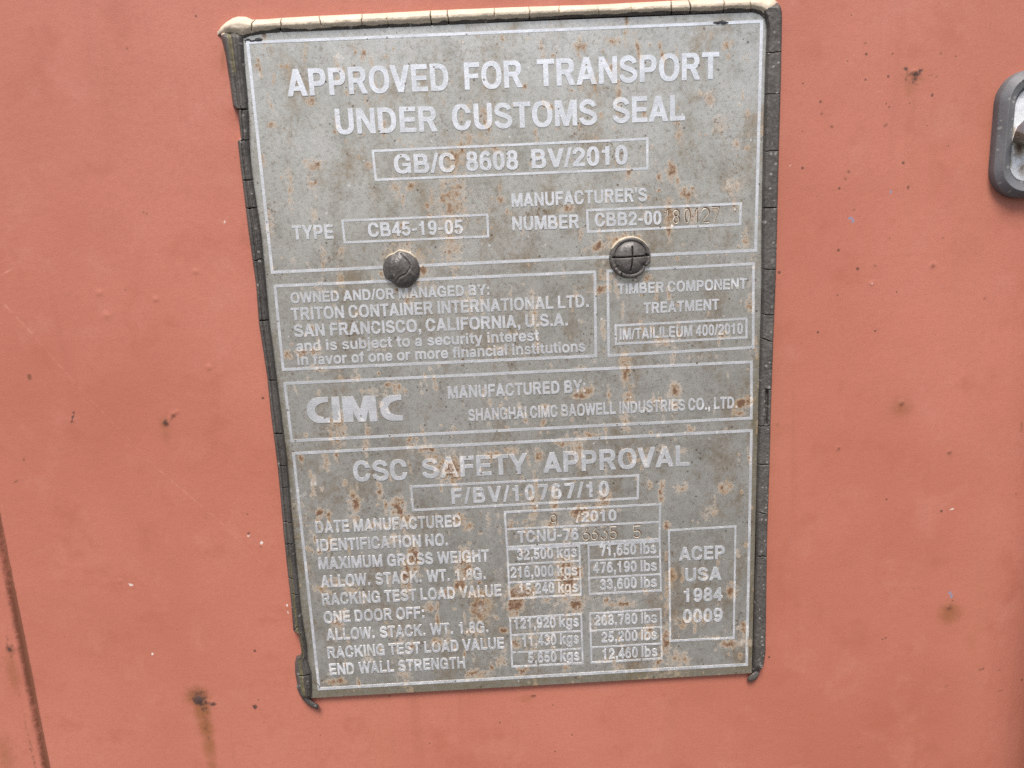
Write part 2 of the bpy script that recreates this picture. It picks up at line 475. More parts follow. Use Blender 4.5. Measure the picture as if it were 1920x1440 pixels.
# ------------------------------------------------------------------ ground of the yard, below the frame
def mat_ground():
    t = NT('yard_asphalt')
    n1 = t.noise(1.5, 6, .65)
    return t.out(t.mix(t.step(n1, .35, .65), (.070, .068, .065), (.095, .092, .088)), .9, 0.0)


mesh_obj('ground', [(-60, -60, 0), (60, -60, 0), (60, 60, 0), (-60, 60, 0)], [(0, 1, 2, 3)], mat_ground(), kind='structure')

# ------------------------------------------------------------------ container door
RUST = [(1713, 146, 24, 16, .55), (375, 1308, 17, 20, 1.15), (368, 1298, 30, 22, .62), (1780, 1138, 13, 10, .75), (310, 792, 7, 10, .95), (325, 780, 12, 6, .7, 30),
        (1713, 138, 16, 8, .85), (1690, 756, 7, 7, .8), (1690, 768, 3, 8, .6), (1000, 1305, 10, 4, .9), (18, 1215, 12, 16, .85), (56, 707, 6, 8, .9),
        (1780, 848, 7, 6, .8, 40), (1572, 841, 5, 4, .8), (1840, 1255, 14, 5, .7, 15), (1775, 1286, 5, 4, .7), (1880, 1300, 10, 3, .8), (1875, 1260, 14, 3, .6),
        (1660, 235, 5, 6, .8), (1559, 238, 5, 5, .8), (1590, 322, 5, 5, .85), (1585, 335, 4, 4, .85), (1703, 351, 3, 6, .9), (1600, 393, 4, 5, .7), (1541, 213, 4, 4, .8),
        (1764, 100, 4, 4, .8), (1755, 144, 5, 3, .7), (1667, 201, 3, 3, .9), (1674, 101, 3, 3, .9), (1623, 81, 3, 3, .8), (1749, 497, 5, 7, .7), (1748, 500, 9, 10, .3),
        (1840, 476, 5, 5, .5), (1640, 499, 8, 5, .6), (1845, 560, 6, 3, .6, 20), (1860, 556, 14, 1.5, .5, 10), (1503, 643, 4, 3, .6), (1650, 618, 20, 6, .4),
        (1668, 447, 3, 3, .7), (1769, 446, 4, 4, .8), (1457, 795, 6, 8, .5), (1917, 800, 6, 14, .6),
        (238, 92, 5, 5, .7), (268, 398, 3, 3, .8), (275, 400, 3, 3, .8), (45, 862, 4, 4, .9), (30, 903, 8, 3, .8, 25), (385, 972, 3, 5, .7), (280, 1155, 4, 4, .5),
        (425, 100, 3, 20, .55, -8)]
FILM = [(371, 1307, 30, 27, 1.15, 0), (380, 1332, 22, 36, 1.2, 0), (386, 1362, 20, 40, 1.1, 0), (393, 1400, 18, 44, .95, 0), (399, 1440, 15, 40, .8, 0), (308, 795, 14, 16, .8), (311, 815, 12, 30, .6), (205, 180, 60, 190, .34), (215, 420, 40, 160, .25), (1560, 1290, 120, 60, .2), (1690, 900, 60, 200, .18), (740, 1400, 120, 60, .22), (1780, 1150, 34, 32, .9), (1785, 1160, 60, 60, .35), (1690, 765, 30, 28, .75),
        (1690, 780, 40, 40, .3), (312, 800, 14, 36, .6), (315, 815, 40, 50, .25), (0, 1420, 30, 70, .7), (20, 1260, 20, 60, .75), (1712, 145, 36, 26, .55), (1708, 160, 20, 34, .6), (1713, 190, 5, 44, .5),
        (418, 112, 6, 26, .8, -8), (985, 1310, 26, 12, .55), (232, 777, 12, 8, .35), (60, 1390, 30, 70, .4), (1740, 1190, 60, 60, .2)]
DARK = [(1699, 129, 6, 6, .7), (1724, 133, 9, 4, .7, 20), (1742, 141, 7, 2.5, .6), (1711, 152, 15, 13, .5), (358, 1312, 8, 6, .5), (384, 1330, 12, 14, .6), (388, 1365, 9, 55, .42, 0), (374, 1312, 14, 15, 1.0), (392, 1318, 20, 7, .75, -15), (1713, 139, 16, 4, .7), (310, 793, 5, 7, .9), (18, 1218, 5, 10, .6), (1712, 158, 3, 22, .4), (1665, 280, 2, 26, .3),
        (137, 780, 3, 18, .75, -24), (463, 820, 3, 6, .5), (478, 1325, 6, 10, .7), (484, 1310, 3, 18, .4), (1710, 1300, 1.6, 34, .35), (1733, 1255, 2, 24, .4), (1645, 1280, 2, 30, .3),
        (1856, 48, 1.5, 12, .6), (1661, 1196, 3, 2, .9), (1713, 1104, 2.5, 2, .9), (1655, 1198, 2, 3, .8), (384, 965, 3, 3, .7), (464, 966, 3, 7, .5), (467, 1000, 5, 4, .6),
        (490, 1022, 4, 8, .55), (1522, 1060, 6, 14, .25), (1643, 1290, 5, 6, .3), (1612, 1400, 8, 8, .3), (548, 1165, 2, 9, .6)]
CHIP = [(245, 1096, 7, 4, 1.0), (286, 1226, 4, 4, .9), (490, 1018, 4, 6, .9), (466, 1005, 6, 4, .7, 35), (1785, 955, 5, 3, .9), (1635, 532, 4, 3, .6), (294, 497, 2, 2, .8),
        (421, 416, 3, 7, .7, -25), (78, 277, 9, 2, .45), (1480, 310, 2, 2, .9), (1456, 1215, 3, 2, .8), (538, 1135, 3, 5, .9), (540, 1148, 2, 5, .8), (531, 1345, 2, 2, .8), (462, 32, 4, 3, .4)]
BLUE = [(1594, 409, 5, 3, 1.0), (1599, 414, 3, 5, 1.0), (1670, 360, 2.5, 5, .9), (1781, 1112, 4, 5, .9), (1784, 1118, 3, 6, .9), (1767, 538, 2, 5, .5, -30)]
BUMP = [(186, 549, 5, .0005), (200, 591, 6, .0005), (292, 561, 4, .0006), (366, 509, 4, .0005), (391, 689, 5, .0006), (136, 787, 4, .0005), (1634, 531, 4, .0006),
        (1749, 497, 5, .0006), (375, 1311, 9, .0012), (386, 1316, 5, .0009), (397, 1318, 5, .0007), (1690, 756, 4, .0009), (1713, 137, 6, .0007), (310, 792, 5, .0008),
        (325, 776, 3, .0006), (331, 772, 3, .0006), (320, 784, 3, .0006), (1780, 1138, 5, .0007), (1572, 841, 4, .0006), (1780, 848, 4, .0006), (18, 1216, 9, .0012), (225, 1090, 4, .0004)]


def spaced(lo, hi, d0, d1, s0, s1):           # fine between d0 and d1, coarse outside
    return np.concatenate([np.arange(lo, d0, s1), np.arange(d0, d1, s0), np.arange(d1, hi + 1e-9, s1)])


gx = spaced(-.60, .60, -.300, .285, .00078, .012)
gz = spaced(ZC - .55, ZC + .55, ZC - .232, ZC + .200, .00078, .012)
GX, GZ = np.meshgrid(gx, gz, indexing='ij')
D = np.zeros_like(GX)                         # offset into the door (+y)
# pressed corrugation: flat field between two vertical bends
xl = P(20, 1110)[0]; xr = P(1848, 1100)[0]
s = GX - xr
D += .020 * np.clip(s / .050, 0, 1.25) ** 2.0     # the leaf rolls back towards its edge
g = np.abs(GX - xl)
D += .0032 * np.exp(-(g / .0020) ** 2)         # folded seam on the left
D += np.where(GX < xl, np.minimum((xl - GX) * .10, .012), 0)
D += .0012 * (fbm(GX * 6, GZ * 6, 3) - .5) + .00035 * (fbm(GX * 30 + 9, GZ * 30, 2) - .5)
for x, y, rr, hh in BUMP:
    c = P(x, y); k = rr * .00027
    q = ((GX - c[0]) ** 2 + (GZ - c[2]) ** 2) / (k * k)
    D -= .6 * hh * np.exp(-q)
X1, Z1 = GX.ravel(), GZ.ravel()
V = np.stack([X1, D.ravel(), Z1], -1)
at = dict(rust=blob_field(X1, Z1, RUST), film=blob_field(X1, Z1, FILM), dark=blob_field(X1, Z1, DARK), chip=blob_field(X1, Z1, [(c_[0], c_[1], c_[2] * .75, c_[3] * .75) + tuple(c_[4:]) for c_ in CHIP]), blue=blob_field(X1, Z1, BLUE))
seam = np.exp(-((X1 - xl) / .0027) ** 2) * (Z1 < P(0, 930)[2])
at['rust'] = np.maximum(at['rust'], 1.0 * seam * (.65 + .7 * NZ(X1 * 90, Z1 * 45)))
seam2 = np.exp(-((X1 - xl + .0075 - .002 * NZ(Z1 * 20, 0 * Z1)) / .0014) ** 2) * (Z1 < P(10, 1190)[2])
at['rust'] = np.maximum(at['rust'], .55 * seam2 * (.5 + .9 * NZ2(X1 * 90, Z1 * 45)))
scr = np.zeros_like(X1)                        # long pale hair scratches
for (xa, ya, xb, yb, s_) in ((0, 562, 60, 625, .8), (60, 625, 140, 718, .6), (140, 718, 290, 875, .5), (290, 875, 420, 985, .7), (420, 985, 530, 1095, .5), (0, 517, 22, 505, .8),
                             (400, 412, 421, 416, .7), (421, 416, 428, 405, .7), (428, 405, 470, 425, .4), (1635, 172, 1655, 172, .5), (1520, 188, 1535, 188, .5)):
    p, q = P(xa, ya), P(xb, yb)
    dx, dz = q[0] - p[0], q[2] - p[2]; L = math.hypot(dx, dz)
    tt = ((X1 - p[0]) * dx + (Z1 - p[2]) * dz) / L
    dd = np.abs((X1 - p[0]) * dz - (Z1 - p[2]) * dx) / L
    scr = np.maximum(scr, s_ * np.exp(-(dd / .00045) ** 2) * (tt > 0) * (tt < L) * (.4 + .9 * NZ(tt * 500, dd * 0)))
at['scr'] = scr
sp = np.clip(blob_field(X1, Z1, [(1570, 300, 170, 260, 1), (1600, 560, 150, 160, .5), (1600, 150, 160, 100, .5)]), 0, 1)
at['speck'] = sp + .03
door = mesh_obj('container_door', V, grid_faces(len(gx), len(gz)), M_PAINT, attrs=at,
         label='salmon red painted steel container door with rust spots, behind the metal plate', cat='container door')

def rounded(x0, x1, z0, z1, r, n=14):
    out = []
    for cx, cz, a0 in ((x1 - r, z1 - r, 0), (x0 + r, z1 - r, 90), (x0 + r, z0 + r, 180), (x1 - r, z0 + r, 270)):
        for k in range(n):
            a_ = math.radians(a0 + 90 * k / (n - 1)); out.append((cx + r * math.cos(a_), cz + r * math.sin(a_)))
    return np.array(out)


M_GASK = mat_rubber('grey_rubber', ((.105, .105, .113), (.165, .167, .176)))
sl = rounded(xr + .0605, xr + .092, -.036, .062, .008, 8)   # added strip out of view, blocks light to darken the leaf's right side
Vs = np.array([[(q[0], q[1], z_) for q in sl] for z_ in np.linspace(ZC - .55, ZC + .55, 60)])
mesh_obj('light_blocker', Vs.reshape(-1, 3), grid_faces(*Vs.shape[:2], True), mat_simple('blocker_black', (.020, .019, .018), (.035, .033, .031), 90, .6, 0.0), door)

# ------------------------------------------------------------------ the approval plate
root = bpy.data.objects.new('data_plate', None)
put(root, None, 'rusty grey steel container approval plate with raised silver lettering and cracked rubber edging', 'metal plate')
root.location = (0, 0, 0)

quad = [P(452, 62, HP), P(1440, 22, HP), P(1409.5, 1262, HP), P(583, 1309, HP)]
nu, nv = 470, 620
u = np.linspace(0, 1, nu)[:, None, None]; v = np.linspace(0, 1, nv)[None, :, None]
S = (quad[0] * (1 - u) + quad[1] * u) * (1 - v) + (quad[3] * (1 - u) + quad[2] * u) * v
S = S - np.array([.0034, 0, 0]) * np.sin(np.pi * np.clip(v * 1.02, 0, 1)) * (1 - u) ** 6
S = S.reshape(-1, 3)
S[:, 1] += .00012 * (fbm(S[:, 0] * 25, S[:, 2] * 25, 2) - .5)
r_, w_ = plate_fields(S)
ink = blob_field(S[:, 0], S[:, 2], [(1352, 42, 13, 3.2, 1.0, 2), (1345, 42, 9, 2.5, .9, -6), (484, 74, 9, 3, 1.0, 8), (465, 77, 9, 4, 1.0), (1376, 1248, 1.6, 8, .6, -8)], HP)
chalk = blob_field(S[:, 0], S[:, 2], [(600, 1240, 40, 40, .6), (598, 1205, 16, 20, .8), (700, 1190, 40, 22, .6), (680, 1240, 30, 14, .6), (560, 925, 40, 30, .55), (590, 910, 26, 22, .6),
                                    (640, 110, 26, 16, .6), (480, 145, 14, 20, .6), (1330, 185, 60, 60, .4), (1400, 150, 40, 80, .4), (975, 1110, 16, 10, .6), (1395, 1205, 20, 8, .7),
                                    (900, 1142, 14, 14, .6), (1010, 460, 30, 20, .5), (1050, 455, 26, 14, .5), (1370, 345, 20, 16, .5), (1375, 480, 30, 16, .4)], HP)
vv = np.broadcast_to(v, (nu, nv, 1)).reshape(-1); uu = np.broadcast_to(u, (nu, nv, 1)).reshape(-1)
marg = np.maximum(smooth(.975, .985, vv), smooth(.978, .99, uu) * smooth(.25, .6, vv))
marg = np.maximum(marg, .8 * smooth(.03, .018, uu) * smooth(.2, .55, vv))
F = grid_faces(nu, nv)
# thickness: a skirt round the rim and a back
rim = np.concatenate([np.arange(nu) * nv, (nu - 1) * nv + np.arange(1, nv), (np.arange(nu - 2, -1, -1)) * nv + nv - 1, np.arange(nv - 2, 0, -1)])
sk = S[rim].copy(); sk[:, 1] = -.0004
b0 = len(S); nr = len(rim); nxt = (np.arange(nr) + 1) % nr
FS = np.stack([b0 + np.arange(nr), b0 + nr + np.arange(nr), b0 + nr + nxt, b0 + nxt], -1)
pad = lambda a_: np.concatenate([a_, a_[rim], a_[rim]])
mesh_obj('metal_sheet', np.vstack([S, S[rim], sk]), np.vstack([F, FS]), M_PLATE, root,
         attrs=dict(rust=pad(r_), ink=pad(ink), chalk=pad(chalk), margin=pad(marg)))

